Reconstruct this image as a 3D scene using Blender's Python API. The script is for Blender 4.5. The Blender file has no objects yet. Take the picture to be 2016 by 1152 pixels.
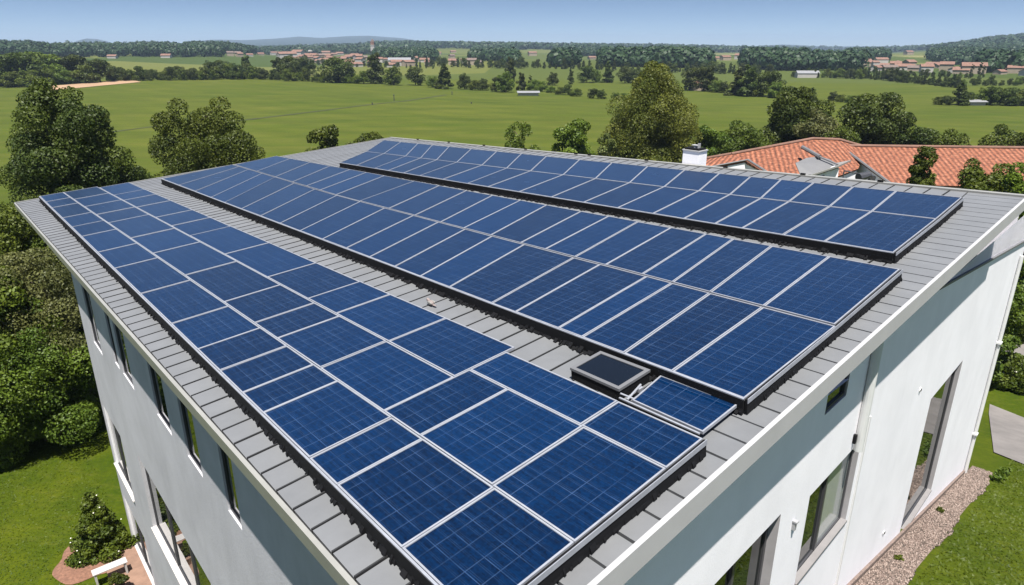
import bpy, math, random
import numpy as np
random.seed(7); RNG = np.random.default_rng(7)
S = bpy.context.scene
COL = S.collection

# ------------------------------------------------------------------ camera, sky, sun, exposure
FPX = 1350.0; HZ = 88.0; PITCH = math.atan((576 - HZ) / FPX); CAMZ = 17.0
cam_d = bpy.data.cameras.new('camera'); cam = bpy.data.objects.new('camera', cam_d); COL.objects.link(cam)
cam.location = (0, 0, CAMZ); cam.rotation_euler = (math.pi / 2 - PITCH, 0, 0)
cam_d.sensor_width = 36; cam_d.lens = FPX / 2016 * 36; cam_d.clip_start = 0.1; cam_d.clip_end = 40000
S.camera = cam
SUN_EL = 69.5
sun_h = np.array([0.0, -1.0]); sun_h /= np.hypot(*sun_h)
SUN = np.array([math.cos(math.radians(SUN_EL)) * sun_h[0], math.cos(math.radians(SUN_EL)) * sun_h[1], math.sin(math.radians(SUN_EL))])
w = bpy.data.worlds.new('World'); S.world = w; w.use_nodes = True
nt = w.node_tree; nt.nodes.clear()
out = nt.nodes.new('ShaderNodeOutputWorld'); bg = nt.nodes.new('ShaderNodeBackground'); sky = nt.nodes.new('ShaderNodeTexSky')
sky.sky_type = 'NISHITA'; sky.sun_disc = False
sky.sun_elevation = math.radians(SUN_EL); sky.sun_rotation = math.atan2(sun_h[0], sun_h[1])
sky.altitude = 300; sky.air_density = 1.0; sky.dust_density = 0.15; sky.ozone_density = 2.0
bg.inputs['Strength'].default_value = 0.06
tcw = nt.nodes.new('ShaderNodeTexCoord'); mpw = nt.nodes.new('ShaderNodeMapping'); mpw.inputs['Location'].default_value = (0, 0, 0.06); mpw.inputs['Scale'].default_value = (1, 1, 3.4)
nt.links.new(tcw.outputs['Generated'], mpw.inputs['Vector']); nt.links.new(mpw.outputs[0], sky.inputs['Vector'])
nt.links.new(sky.outputs[0], bg.inputs[0]); nt.links.new(bg.outputs[0], out.inputs[0])
sd = bpy.data.lights.new('sun', 'SUN'); so = bpy.data.objects.new('sun', sd); COL.objects.link(so)
sd.energy = 5.0; sd.angle = math.radians(0.5); sd.color = (1.0, 0.965, 0.90)
from mathutils import Vector
so.rotation_euler = Vector(-SUN).to_track_quat('-Z', 'Y').to_euler(); so.location = (0, -20, 60)
S.view_settings.view_transform = 'Standard'; S.view_settings.look = 'None'
S.view_settings.exposure = 1.04; S.view_settings.gamma = 1.0
S.render.engine = 'CYCLES'
S.cycles.max_bounces = 6; S.cycles.transparent_max_bounces = 6; S.cycles.volume_bounces = 0
S.cycles.use_denoising = True

# ------------------------------------------------------------------ helpers
def tag(o, label=None, cat=None, group=None, kind=None):
    if label: o['label'] = label
    if cat: o['category'] = cat
    if group: o['group'] = group
    if kind: o['kind'] = kind
    return o

def thing(name, loc, label, cat, group=None, rz=0.0):
    o = bpy.data.objects.new(name, None); COL.objects.link(o)
    o.empty_display_size = 0.2
    o.location = tuple(float(v) for v in loc); o.rotation_euler = (0, 0, rz)
    return tag(o, label, cat, group)

class MB:
    """collects faces; build() links them as one mesh object"""
    def __init__(s): s.v = []; s.f = []; s.uv = []; s.mi = []
    def face(s, pts, uv=None, mi=0):
        b = len(s.v); s.v += [tuple(map(float, p)) for p in pts]; s.f.append(tuple(range(b, b + len(pts))))
        s.uv.append(uv if uv else [(0, 0)] * len(pts)); s.mi.append(mi)
    def hexa(s, p, mi=0):      # p: 4 bottom (ccw from above) + 4 top
        b = len(s.v); s.v += [tuple(map(float, q)) for q in p]
        for f in ((3, 2, 1, 0), (4, 5, 6, 7), (0, 1, 5, 4), (1, 2, 6, 5), (2, 3, 7, 6), (3, 0, 4, 7)):
            s.f.append(tuple(b + i for i in f)); s.uv.append([(0, 0)] * 4); s.mi.append(mi)
    def box(s, o, ax, ay, az, x0, x1, y0, y1, z0, z1, mi=0):
        P = lambda x, y, z: o + ax * x + ay * y + az * z
        s.hexa([P(x0, y0, z0), P(x1, y0, z0), P(x1, y1, z0), P(x0, y1, z0), P(x0, y0, z1), P(x1, y0, z1), P(x1, y1, z1), P(x0, y1, z1)], mi)
    def tube(s, a, b, ra, rb=None, n=8, mi=0, caps=True):
        a = np.array(a, float); b = np.array(b, float); rb = ra if rb is None else rb
        d = b - a; L = np.linalg.norm(d); d = d / L
        x = np.cross(d, [0, 0, 1.]); x = np.array([1., 0, 0]) if np.linalg.norm(x) < 1e-4 else x / np.linalg.norm(x); y = np.cross(d, x)
        i0 = len(s.v)
        for c, r in ((a, ra), (b, rb)):
            for k in range(n):
                t = 2 * math.pi * k / n; s.v.append(tuple(c + (x * math.cos(t) + y * math.sin(t)) * r))
        for k in range(n):
            k2 = (k + 1) % n; s.f.append((i0 + k, i0 + k2, i0 + n + k2, i0 + n + k)); s.uv.append([(0, 0)] * 4); s.mi.append(mi)
        if caps:
            s.f.append(tuple(i0 + n - 1 - k for k in range(n))); s.uv.append([(0, 0)] * n); s.mi.append(mi)
            s.f.append(tuple(i0 + n + k for k in range(n))); s.uv.append([(0, 0)] * n); s.mi.append(mi)
    def mesh(s, name, mats, off=(0, 0, 0), uv=False):
        me = bpy.data.meshes.new(name)
        off = np.array(off, float); vv = (np.array(s.v) - off)
        me.from_pydata([tuple(p) for p in vv], [], s.f)
        for m in (mats if isinstance(mats, (list, tuple)) else [mats]): me.materials.append(m)
        if any(s.mi): me.polygons.foreach_set('material_index', s.mi)
        if uv:
            l = me.uv_layers.new(name='UVMap'); l.data.foreach_set('uv', [c for f in s.uv for p in f for c in p])
        me.update(); return me
    def build(s, name, mats, parent=None, uv=False, smooth=False):
        off = parent.matrix_off if False else (tuple(parent_world(parent)) if parent else (0, 0, 0))
        me = s.mesh(name, mats, off, uv)
        if smooth: me.polygons.foreach_set('use_smooth', [True] * len(me.polygons))
        o = bpy.data.objects.new(name, me); COL.objects.link(o)
        if parent: o.parent = parent
        return o

def parent_world(p):
    v = Vector((0, 0, 0))
    while p is not None: v = v + Vector(p.location); p = p.parent
    return v

def np_mesh(name, verts, faces, mat, attr=None, smooth=False):
    """verts (N,3), faces (M,k) arrays"""
    me = bpy.data.meshes.new(name); n, k = faces.shape
    me.vertices.add(len(verts)); me.vertices.foreach_set('co', np.asarray(verts, np.float32).ravel())
    me.loops.add(n * k); me.loops.foreach_set('vertex_index', faces.astype(np.int32).ravel())
    me.polygons.add(n); me.polygons.foreach_set('loop_start', np.arange(0, n * k, k, dtype=np.int32))
    me.polygons.foreach_set('loop_total', np.full(n, k, np.int32))
    if smooth: me.polygons.foreach_set('use_smooth', np.ones(n, bool))
    for m in (mat if isinstance(mat, (list, tuple)) else [mat]): me.materials.append(m)
    if attr is not None:
        a = me.attributes.new('tint', 'FLOAT', 'POINT'); a.data.foreach_set('value', np.asarray(attr, np.float32))
    me.update(calc_edges=True); me.validate(); return me

def link(name, me, parent=None, loc=None):
    o = bpy.data.objects.new(name, me); COL.objects.link(o)
    if parent: o.parent = parent
    if loc is not None: o.location = tuple(float(v) for v in loc)
    return o

# ------------------------------------------------------------------ materials
def mat(name):
    m = bpy.data.materials.new(name); m.use_nodes = True; t = m.node_tree
    return m, t, t.nodes['Principled BSDF']
def N(t, typ, **kw):
    n = t.nodes.new(typ)
    for k, v in kw.items(): setattr(n, k, v)
    return n
def rgba(c): return (c[0], c[1], c[2], 1)
def simple(name, c, rough=0.6, metal=0.0, var=0.12, scale=3.0, bump=0.0, bscale=60, spec=0.5):
    m, t, p = mat(name)
    tc = N(t, 'ShaderNodeTexCoord'); nz = N(t, 'ShaderNodeTexNoise'); nz.inputs['Scale'].default_value = scale; nz.inputs['Detail'].default_value = 8
    nz.inputs['Roughness'].default_value = 0.65
    t.links.new(tc.outputs['Object'], nz.inputs['Vector'])
    r = N(t, 'ShaderNodeMapRange'); r.inputs['From Min'].default_value = 0.3; r.inputs['From Max'].default_value = 0.7
    r.inputs['To Min'].default_value = 1 - var; r.inputs['To Max'].default_value = 1 + var
    t.links.new(nz.outputs['Fac'], r.inputs['Value'])
    mx = N(t, 'ShaderNodeVectorMath', operation='SCALE'); mx.inputs[0].default_value = c; t.links.new(r.outputs[0], mx.inputs['Scale'])
    t.links.new(mx.outputs[0], p.inputs['Base Color'])
    p.inputs['Roughness'].default_value = rough; p.inputs['Metallic'].default_value = metal; p.inputs['Specular IOR Level'].default_value = spec
    if bump:
        b = N(t, 'ShaderNodeBump'); b.inputs['Strength'].default_value = bump; b.inputs['Distance'].default_value = 0.02
        n2 = N(t, 'ShaderNodeTexNoise'); n2.inputs['Scale'].default_value = bscale; n2.inputs['Detail'].default_value = 4
        t.links.new(tc.outputs['Object'], n2.inputs['Vector']); t.links.new(n2.outputs['Fac'], b.inputs['Height']); t.links.new(b.outputs[0], p.inputs['Normal'])
    return m

def leaf_mat(name, dark, light, trans=0.25):
    m, t, p = mat(name)
    at = N(t, 'ShaderNodeAttribute', attribute_name='tint'); oi = N(t, 'ShaderNodeObjectInfo')
    mx = N(t, 'ShaderNodeMix', data_type='RGBA'); mx.inputs[6].default_value = rgba(dark); mx.inputs[7].default_value = rgba(light)
    t.links.new(at.outputs['Fac'], mx.inputs[0])
    hs = N(t, 'ShaderNodeHueSaturation')
    r1 = N(t, 'ShaderNodeMapRange'); r1.inputs['To Min'].default_value = 0.485; r1.inputs['To Max'].default_value = 0.515
    r2 = N(t, 'ShaderNodeMapRange'); r2.inputs['To Min'].default_value = 0.75; r2.inputs['To Max'].default_value = 1.2
    t.links.new(oi.outputs['Random'], r1.inputs['Value']); t.links.new(oi.outputs['Random'], r2.inputs['Value'])
    t.links.new(r1.outputs[0], hs.inputs['Hue']); t.links.new(r2.outputs[0], hs.inputs['Value']); t.links.new(mx.outputs[2], hs.inputs['Color'])
    t.links.new(hs.outputs[0], p.inputs['Base Color']); p.inputs['Roughness'].default_value = 0.55; p.inputs['Specular IOR Level'].default_value = 0.3
    tr = N(t, 'ShaderNodeBsdfTranslucent'); t.links.new(hs.outputs[0], tr.inputs['Color'])
    ms = N(t, 'ShaderNodeMixShader'); ms.inputs[0].default_value = trans
    o = t.nodes['Material Output']; t.links.new(p.outputs[0], ms.inputs[1]); t.links.new(tr.outputs[0], ms.inputs[2]); t.links.new(ms.outputs[0], o.inputs['Surface'])
    return m

M = {}
M['plate'] = simple('roof_sheet_metal', (0.146, 0.149, 0.154), 0.5, 0.0, 0.10, 1.3, 0.15, 9)
M['under'] = simple('roof_underlay', (0.006, 0.006, 0.007), 0.9, spec=0.1)
M['fascia'] = simple('fascia_paint', (0.36, 0.355, 0.36), 0.55, 0, 0.05, 2)
M['trim'] = simple('edge_trim_metal', (0.25, 0.245, 0.225), 0.4, 0.0, 0.08, 3)
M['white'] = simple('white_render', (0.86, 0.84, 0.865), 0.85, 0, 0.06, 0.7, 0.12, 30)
M['dimwhite'] = simple('white_render_dimmed', (0.44, 0.435, 0.46), 0.85, 0, 0.12, 0.7, 0.2, 22)  # white side wall, its weaker sunlight painted in as grey
def streak(m, lo=0.90):
    t = m.node_tree; p = t.nodes['Principled BSDF']; src = p.inputs['Base Color'].links[0].from_socket
    g = N(t, 'ShaderNodeNewGeometry'); v = N(t, 'ShaderNodeVectorMath', operation='MULTIPLY'); v.inputs[1].default_value = (2.2, 2.2, 0.3); t.links.new(g.outputs['Position'], v.inputs[0])
    n = N(t, 'ShaderNodeTexNoise'); n.inputs['Scale'].default_value = 1.0; n.inputs['Detail'].default_value = 7; n.inputs['Roughness'].default_value = 0.7; t.links.new(v.outputs[0], n.inputs['Vector'])
    r_ = N(t, 'ShaderNodeMapRange'); r_.inputs['From Min'].default_value = 0.36; r_.inputs['From Max'].default_value = 0.52; r_.inputs['To Min'].default_value = lo; r_.inputs['To Max'].default_value = 1.0; t.links.new(n.outputs['Fac'], r_.inputs['Value'])
    x = N(t, 'ShaderNodeVectorMath', operation='SCALE'); t.links.new(src, x.inputs[0]); t.links.new(r_.outputs[0], x.inputs['Scale']); t.links.new(x.outputs[0], p.inputs['Base Color'])
streak(M['white'], 0.975); streak(M['dimwhite'], 0.94)
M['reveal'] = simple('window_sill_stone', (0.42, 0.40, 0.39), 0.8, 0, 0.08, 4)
M['reveal_shade'] = simple('reveal_shade_grey', (0.34, 0.325, 0.33), 0.8, 0, 0.08, 4)  # sides of the front openings, shade put into the colour
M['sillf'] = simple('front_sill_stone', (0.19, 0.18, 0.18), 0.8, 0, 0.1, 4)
M['seam'] = simple('seam_metal', (0.030, 0.030, 0.031), 0.6, 0, 0.2, 5, spec=0.3)
M['frame'] = simple('panel_frame_aluminium', (0.28, 0.29, 0.32), 0.42, 0.15, 0.15, 5)
M['black'] = simple('black_rubber', (0.005, 0.005, 0.006), 0.8, 0, 0.2, 9, spec=0.2)
M['dkmetal'] = simple('dark_window_frame', (0.05, 0.05, 0.055), 0.4, 0, 0.1, 4)
M['pipe'] = simple('pipe_paint', (0.60, 0.60, 0.59), 0.4, 0, 0.05, 3)
M['gravel'] = simple('gravel_stone', (0.17, 0.125, 0.105), 0.9, 0, 0.45, 14, 0.6, 30)
M['asphalt'] = simple('driveway_asphalt', (0.16, 0.145, 0.135), 0.9, 0, 0.18, 1.2, 0.4, 40)
M['patio'] = simple('patio_stone', (0.20, 0.12, 0.085), 0.85, 0, 0.2, 3, 0.3, 20)
M['mulch'] = simple('bark_mulch', (0.17, 0.085, 0.055), 0.95, 0, 0.4, 12, 0.8, 30)
M['bark'] = simple('bark', (0.07, 0.05, 0.035), 0.9, 0, 0.3, 5, 0.5, 12)
M['hwall1'] = simple('house_wall_cream', (0.29, 0.235, 0.175), 0.9, 0, 0.08, 0.3)
M['hwall2'] = simple('house_wall_white', (0.38, 0.355, 0.33), 0.9, 0, 0.06, 0.3)
M['hroof1'] = simple('house_roof_clay', (0.175, 0.095, 0.068), 0.9, 0, 0.25, 0.6)
M['hroof2'] = simple('house_roof_brown', (0.13, 0.095, 0.08), 0.9, 0, 0.2, 0.6)
M['hroof3'] = simple('house_roof_grey', (0.19, 0.19, 0.20), 0.8, 0, 0.12, 0.6)
M['grey_sheet'] = simple('awning_sheet', (0.27, 0.27, 0.28), 0.5, 0, 0.06, 2)
M['awn'] = simple('awning_grey', (0.125, 0.125, 0.13), 0.6, 0, 0.06, 2)
M['feather'] = simple('pale_feathers', (0.22, 0.18, 0.17), 0.8, 0, 0.2, 30)
M['flower'] = simple('white_petals', (0.75, 0.72, 0.62), 0.7, 0, 0.1, 10)
M['leafA'] = leaf_mat('leaf_olive', (0.034, 0.060, 0.006), (0.125, 0.160, 0.012))
M['leafB'] = leaf_mat('leaf_dark', (0.020, 0.036, 0.005), (0.082, 0.102, 0.010))
M['leafC'] = leaf_mat('leaf_fresh', (0.036, 0.064, 0.006), (0.112, 0.145, 0.012))
M['leafD'] = leaf_mat('leaf_autumnal', (0.052, 0.078, 0.008), (0.165, 0.175, 0.020))
M['leafE'] = leaf_mat('leaf_greyish', (0.066, 0.082, 0.022), (0.165, 0.175, 0.050))

def glass_mat(name, c=(0.012, 0.016, 0.015), rough=0.02):
    m, t, p = mat(name); p.inputs['Base Color'].default_value = rgba(c); p.inputs['Roughness'].default_value = rough
    p.inputs['Specular IOR Level'].default_value = 0.6; p.inputs['Coat Weight'].default_value = 0.25; p.inputs['Coat Roughness'].default_value = 0.01
    tc = N(t, 'ShaderNodeTexCoord'); nz = N(t, 'ShaderNodeTexNoise'); nz.inputs['Scale'].default_value = 1.2
    t.links.new(tc.outputs['Object'], nz.inputs['Vector'])
    b = N(t, 'ShaderNodeBump'); b.inputs['Strength'].default_value = 0.25; b.inputs['Distance'].default_value = 0.01
    t.links.new(nz.outputs['Fac'], b.inputs['Height']); t.links.new(b.outputs[0], p.inputs['Normal']); t.links.new(b.outputs[0], p.inputs['Coat Normal'])
    return m
M['glass'] = glass_mat('window_glass')
M['roofglass'] = glass_mat('roof_window_glass', (0.004, 0.006, 0.010), 0.06); M['roofglass'].node_tree.nodes['Principled BSDF'].inputs['Specular IOR Level'].default_value = 0.25; M['roofglass'].node_tree.nodes['Principled BSDF'].inputs['Coat Weight'].default_value = 0.0
M['glass_blind'] = glass_mat('window_glass_pale', (0.34, 0.36, 0.34), 0.1)

def cell_mat():
    m, t, p = mat('solar_cells')
    uv = N(t, 'ShaderNodeUVMap'); sep = N(t, 'ShaderNodeSeparateXYZ'); t.links.new(uv.outputs[0], sep.inputs[0])
    oi = N(t, 'ShaderNodeObjectInfo')
    def m2(op, a, b=None, c=None):
        n = N(t, 'ShaderNodeMath', operation=op)
        for i, v in enumerate((a, b, c)):
            if v is None: continue
            if isinstance(v, (int, float)): n.inputs[i].default_value = v
            else: t.links.new(v, n.inputs[i])
        return n.outputs[0]
    def line(c, period, width):
        f = m2('FRACT', m2('DIVIDE', c, period)); d = m2('ABSOLUTE', m2('SUBTRACT', f, 0.5))
        return m2('LESS_THAN', d, width / period / 2)
    # slightly wavering coordinates
    nz = N(t, 'ShaderNodeTexNoise'); nz.inputs['Scale'].default_value = 0.9; nz.inputs['Detail'].default_value = 1; t.links.new(uv.outputs[0], nz.inputs['Vector'])
    wob = m2('MULTIPLY', m2('SUBTRACT', nz.outputs['Fac'], 0.5), 0.018)
    sx = m2('ADD', sep.outputs[0], wob); sy = m2('ADD', sep.outputs[1], wob)
    g = m2('MAXIMUM', line(sx, 0.21, 0.0075), line(sy, 0.21, 0.0075))
    g2 = m2('MULTIPLY', m2('MAXIMUM', line(m2('ADD', sy, 0.03), 0.105, 0.0032), line(m2('ADD', sy, 0.012), 0.105, 0.0025)), 0.65)
    brk = N(t, 'ShaderNodeTexNoise'); brk.inputs['Scale'].default_value = 2.3; brk.inputs['Detail'].default_value = 6; t.links.new(uv.outputs[0], brk.inputs['Vector'])
    bm = N(t, 'ShaderNodeMapRange'); bm.inputs['From Min'].default_value = 0.38; bm.inputs['From Max'].default_value = 0.66; t.links.new(brk.outputs['Fac'], bm.inputs['Value'])
    lines = m2('MULTIPLY', m2('MAXIMUM', g, g2), m2('ADD', m2('MULTIPLY', bm.outputs[0], 0.75), 0.25))
    # crystalline cells
    vo = N(t, 'ShaderNodeTexVoronoi'); vo.inputs['Scale'].default_value = 38; t.links.new(uv.outputs[0], vo.inputs['Vector'])
    sc = N(t, 'ShaderNodeSeparateColor'); t.links.new(vo.outputs['Color'], sc.inputs[0])
    st = N(t, 'ShaderNodeVectorMath', operation='MULTIPLY'); st.inputs[1].default_value = (1.2, 26, 1); t.links.new(uv.outputs[0], st.inputs[0])
    n3 = N(t, 'ShaderNodeTexNoise'); n3.inputs['Scale'].default_value = 2; n3.inputs['Detail'].default_value = 5; t.links.new(st.outputs[0], n3.inputs['Vector'])
    vfac = m2('ADD', m2('ADD', m2('MULTIPLY', sc.outputs[0], 0.35), m2('MULTIPLY', n3.outputs['Fac'], 1.0)), m2('MULTIPLY', oi.outputs['Random'], 0.35))
    mx = N(t, 'ShaderNodeMix', data_type='RGBA'); mx.inputs[6].default_value = (0.0002, 0.0032, 0.0135, 1); mx.inputs[7].default_value = (0.0002, 0.0190, 0.072, 1)
    mr = N(t, 'ShaderNodeMapRange'); mr.inputs['From Min'].default_value = 0.35; mr.inputs['From Max'].default_value = 1.35; t.links.new(vfac, mr.inputs['Value'])
    t.links.new(mr.outputs[0], mx.inputs[0])
    ml = N(t, 'ShaderNodeMix', data_type='RGBA'); t.links.new(m2('MULTIPLY', lines, 0.62), ml.inputs[0]); t.links.new(mx.outputs[2], ml.inputs[6]); ml.inputs[7].default_value = (0.06, 0.105, 0.20, 1)
    t.links.new(ml.outputs[2], p.inputs['Base Color'])
    p.inputs['Roughness'].default_value = 0.28; p.inputs['Specular IOR Level'].default_value = 0.15
    p.inputs['Coat Weight'].default_value = 0.5; p.inputs['Coat Roughness'].default_value = 0.10; p.inputs['Coat IOR'].default_value = 1.42
    dst = N(t, 'ShaderNodeTexNoise'); dst.inputs['Scale'].default_value = 1.1; dst.inputs['Detail'].default_value = 7; t.links.new(uv.outputs[0], dst.inputs['Vector'])
    rr = N(t, 'ShaderNodeMapRange'); rr.inputs['To Min'].default_value = 0.12; rr.inputs['To Max'].default_value = 0.34; t.links.new(dst.outputs['Fac'], rr.inputs['Value'])
    t.links.new(rr.outputs[0], p.inputs['Coat Roughness'])
    return m
M['cells'] = cell_mat()

def tile_mat():
    m, t, p = mat('clay_roof_tiles')
    uv = N(t, 'ShaderNodeUVMap'); 
    wv = N(t, 'ShaderNodeTexWave', wave_type='BANDS', bands_direction='X'); wv.inputs['Scale'].default_value = 0.62; wv.inputs['Distortion'].default_value = 1.0; wv.inputs['Detail'].default_value = 2
    wv2 = N(t, 'ShaderNodeTexWave', wave_type='BANDS', bands_direction='Y'); wv2.inputs['Scale'].default_value = 0.9; wv2.inputs['Distortion'].default_value = 2.0
    nz = N(t, 'ShaderNodeTexNoise'); nz.inputs['Scale'].default_value = 3.0; nz.inputs['Detail'].default_value = 8
    for n in (wv, wv2, nz): t.links.new(uv.outputs[0], n.inputs['Vector'])
    cr = N(t, 'ShaderNodeValToRGB'); e = cr.color_ramp.elements
    e[0].position = 0.30; e[0].color = (0.11, 0.040, 0.024, 1); e[1].position = 0.70; e[1].color = (0.39, 0.165, 0.095, 1)
    q = cr.color_ramp.elements.new(0.5); q.color = (0.28, 0.095, 0.047, 1)
    t.links.new(nz.outputs['Fac'], cr.inputs[0]); p.inputs['Roughness'].default_value = 0.85
    gr = N(t, 'ShaderNodeMapRange'); gr.inputs['From Max'].default_value = 0.45; gr.inputs['To Min'].default_value = 0.45; t.links.new(wv.outputs['Fac'], gr.inputs['Value'])
    vm = N(t, 'ShaderNodeVectorMath', operation='SCALE'); t.links.new(cr.outputs[0], vm.inputs[0]); t.links.new(gr.outputs[0], vm.inputs['Scale']); t.links.new(vm.outputs[0], p.inputs['Base Color'])
    ad = N(t, 'ShaderNodeMath', operation='ADD'); t.links.new(wv.outputs['Fac'], ad.inputs[0]); 
    ml = N(t, 'ShaderNodeMath', operation='MULTIPLY'); ml.inputs[1].default_value = 0.4; t.links.new(wv2.outputs['Fac'], ml.inputs[0]); t.links.new(ml.outputs[0], ad.inputs[1])
    b = N(t, 'ShaderNodeBump'); b.inputs['Strength'].default_value = 1.0; b.inputs['Distance'].default_value = 0.14
    t.links.new(ad.outputs[0], b.inputs['Height']); t.links.new(b.outputs[0], p.inputs['Normal'])
    return m
M['tiles'] = tile_mat()

def ground_mat():
    m, t, p = mat('grassland')
    geo = N(t, 'ShaderNodeNewGeometry'); P = geo.outputs['Position']
    def noise(scale, detail=6, rough=0.6, vec=P, mul=None):
        if mul:
            v = N(t, 'ShaderNodeVectorMath', operation='MULTIPLY'); v.inputs[1].default_value = mul; t.links.new(vec, v.inputs[0]); vec = v.outputs[0]
        n = N(t, 'ShaderNodeTexNoise'); n.inputs['Scale'].default_value = scale; n.inputs['Detail'].default_value = detail; n.inputs['Roughness'].default_value = rough
        t.links.new(vec, n.inputs['Vector']); return n.outputs['Fac']
    def rng(v, a, b, c=0.0, d=1.0):
        n = N(t, 'ShaderNodeMapRange'); n.inputs['From Min'].default_value = a; n.inputs['From Max'].default_value = b; n.inputs['To Min'].default_value = c; n.inputs['To Max'].default_value = d
        t.links.new(v, n.inputs['Value']); return n.outputs[0]
    def mix(f, a, b):
        n = N(t, 'ShaderNodeMix', data_type='RGBA')
        if isinstance(f, float): n.inputs[0].default_value = f
        else: t.links.new(f, n.inputs[0])
        for i, c in ((6, a), (7, b)):
            if isinstance(c, tuple): n.inputs[i].default_value = rgba(c)
            else: t.links.new(c, n.inputs[i])
        return n.outputs[2]
    # lawn close to the house
    lawn = mix(rng(noise(0.35, 8, 0.7), 0.35, 0.65), (0.034, 0.060, 0.002), (0.074, 0.094, 0.003))
    lawn = mix(rng(noise(9, 8, 0.8), 0.40, 0.62), mix(0.45, lawn, (0.016, 0.025, 0.004)), lawn)
    lawn = mix(rng(noise(1.1, 5, 0.7, mul=(1, 3.2, 1)), 0.52, 0.75, 0, 0.55), lawn, (0.100, 0.105, 0.015))
    # fields
    field = mix(rng(noise(0.02, 6, 0.6), 0.35, 0.65), (0.045, 0.068, 0.006), (0.072, 0.088, 0.010))
    field = mix(rng(noise(0.10, 7, 0.7, mul=(0.35, 1.6, 1)), 0.4, 0.7, 0, 0.75), field, (0.098, 0.100, 0.018))
    field = mix(rng(noise(0.045, 9, 0.75, mul=(1, 2.2, 1)), 0.45, 0.66, 0, 0.45), field, (0.030, 0.044, 0.007))
    mw = N(t, 'ShaderNodeTexWave', wave_type='BANDS', bands_direction='DIAGONAL'); mw.inputs['Scale'].default_value = 0.045; mw.inputs['Distortion'].default_value = 3.0; mw.inputs['Detail'].default_value = 3; mw.inputs['Detail Scale'].default_value = 0.3
    t.links.new(P, mw.inputs['Vector']); field = mix(rng(mw.outputs['Fac'], 0, 1, 0, 0.22), field, (0.036, 0.052, 0.006))
    vo = N(t, 'ShaderNodeTexVoronoi'); vo.inputs['Scale'].default_value = 0.0038; t.links.new(P, vo.inputs['Vector'])
    sc = N(t, 'ShaderNodeSeparateColor'); t.links.new(vo.outputs['Color'], sc.inputs[0])
    patch = mix(sc.outputs[0], (0.034, 0.056, 0.010), (0.105, 0.112, 0.026))
    patch = mix(rng(sc.outputs[1], 0.86, 0.87), patch, (0.19, 0.175, 0.08))
    ln = N(t, 'ShaderNodeVectorMath', operation='LENGTH'); t.links.new(P, ln.inputs[0]); R = ln.outputs['Value']
    c = mix(rng(R, 38, 55), lawn, field)
    c = mix(rng(R, 370, 390), c, patch)
    c = mix(rng(R, 1700, 2300), c, (0.016, 0.030, 0.020))
    t.links.new(c, p.inputs['Base Color']); p.inputs['Roughness'].default_value = 0.95; p.inputs['Specular IOR Level'].default_value = 0.1
    b = N(t, 'ShaderNodeBump'); b.inputs['Strength'].default_value = 0.6; b.inputs['Distance'].default_value = 0.08
    t.links.new(noise(6, 8, 0.8), b.inputs['Height']); t.links.new(b.outputs[0], p.inputs['Normal'])
    return m
M['ground'] = ground_mat()

# ------------------------------------------------------------------ pixel -> world authoring helpers
CP, SP = math.cos(PITCH), math.sin(PITCH)
def ray(x, y):
    v = y - 576; d = np.array([x - 1008, FPX * CP - v * SP, -(FPX * SP + v * CP)]); return d / np.linalg.norm(d)
def slope_of(y):      # tan(elevation) seen at image height y, straight ahead
    d = ray(1008, y); return d[2] / d[1]
O3 = np.array([0, 0, CAMZ])
# roof plane and axes: V runs along the eave, U up the rake, NR is the roof normal
d1 = ray(-145, 184); d2 = ray(2500, -28); NR = np.cross(d1, d2); NR /= np.linalg.norm(NR); NR = NR if NR[2] > 0 else -NR
PC = O3 + np.array([17.27, 22.74, -4.846]) * (10 / 15)
def on_plane(x, y, p0, n):
    d = ray(x, y); return O3 + d * (np.dot(p0 - O3, n) / np.dot(d, n))
RA = on_plane(31, 400, PC, NR); RD = on_plane(908, 1380, PC, NR); RC = on_plane(2020, 390, PC, NR)
V = RA - RD; LV = np.linalg.norm(V); V = V / LV
U = RC - RD; LU = np.linalg.norm(U); U = U / LU
def RP(s, t, h=0.0): return RD + V * s + U * t + NR * h
Z = np.array([0, 0, 1.0])
u2 = U[:2] / np.hypot(*U[:2]); v2 = V[:2] / np.hypot(*V[:2])
n_r = np.array([u2[1], -u2[0]]); n_l = np.array([-v2[1], v2[0]])
PR = RD[:2] - n_r * 0.2; QR = RC[:2] - n_r * 0.45
PL = RD[:2] - n_l * 0.5
dR = (QR - PR) / np.linalg.norm(QR - PR); dL = v2
nR = np.array([dR[1], -dR[0]]); nL = n_l

# ------------------------------------------------------------------ terrain
def sstep(a, b, x):
    t = np.clip((x - a) / (b - a), 0, 1); return t * t * (3 - 2 * t)
T1 = np.array([(-900, 84), (0, 84), (100, 87), (200, 91), (370, 93), (500, 93), (600, 89), (700, 87), (740, 82), (800, 81), (1000, 83), (1150, 86), (1300, 88), (1480, 92), (1640, 98), (1700, 97), (1780, 92), (1850, 88), (1900, 82), (1950, 75), (2016, 70), (2600, 68)], float)
T2 = np.array([(-900, 96), (130, 96), (150, 86), (175, 81), (205, 84), (240, 96), (340, 92), (380, 86), (430, 83), (480, 84), (540, 81), (590, 77), (610, 78), (630, 80), (690, 76), (730, 75.5), (790, 80), (880, 92), (1480, 95), (1540, 92), (1600, 94), (1640, 96), (1720, 97), (2600, 97)], float)
R1, R2 = 2600., 7600.
def az_px(x, y): return 1008 + (FPX * CP + 488 * SP) * x / np.maximum(y, 1e-3)
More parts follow.
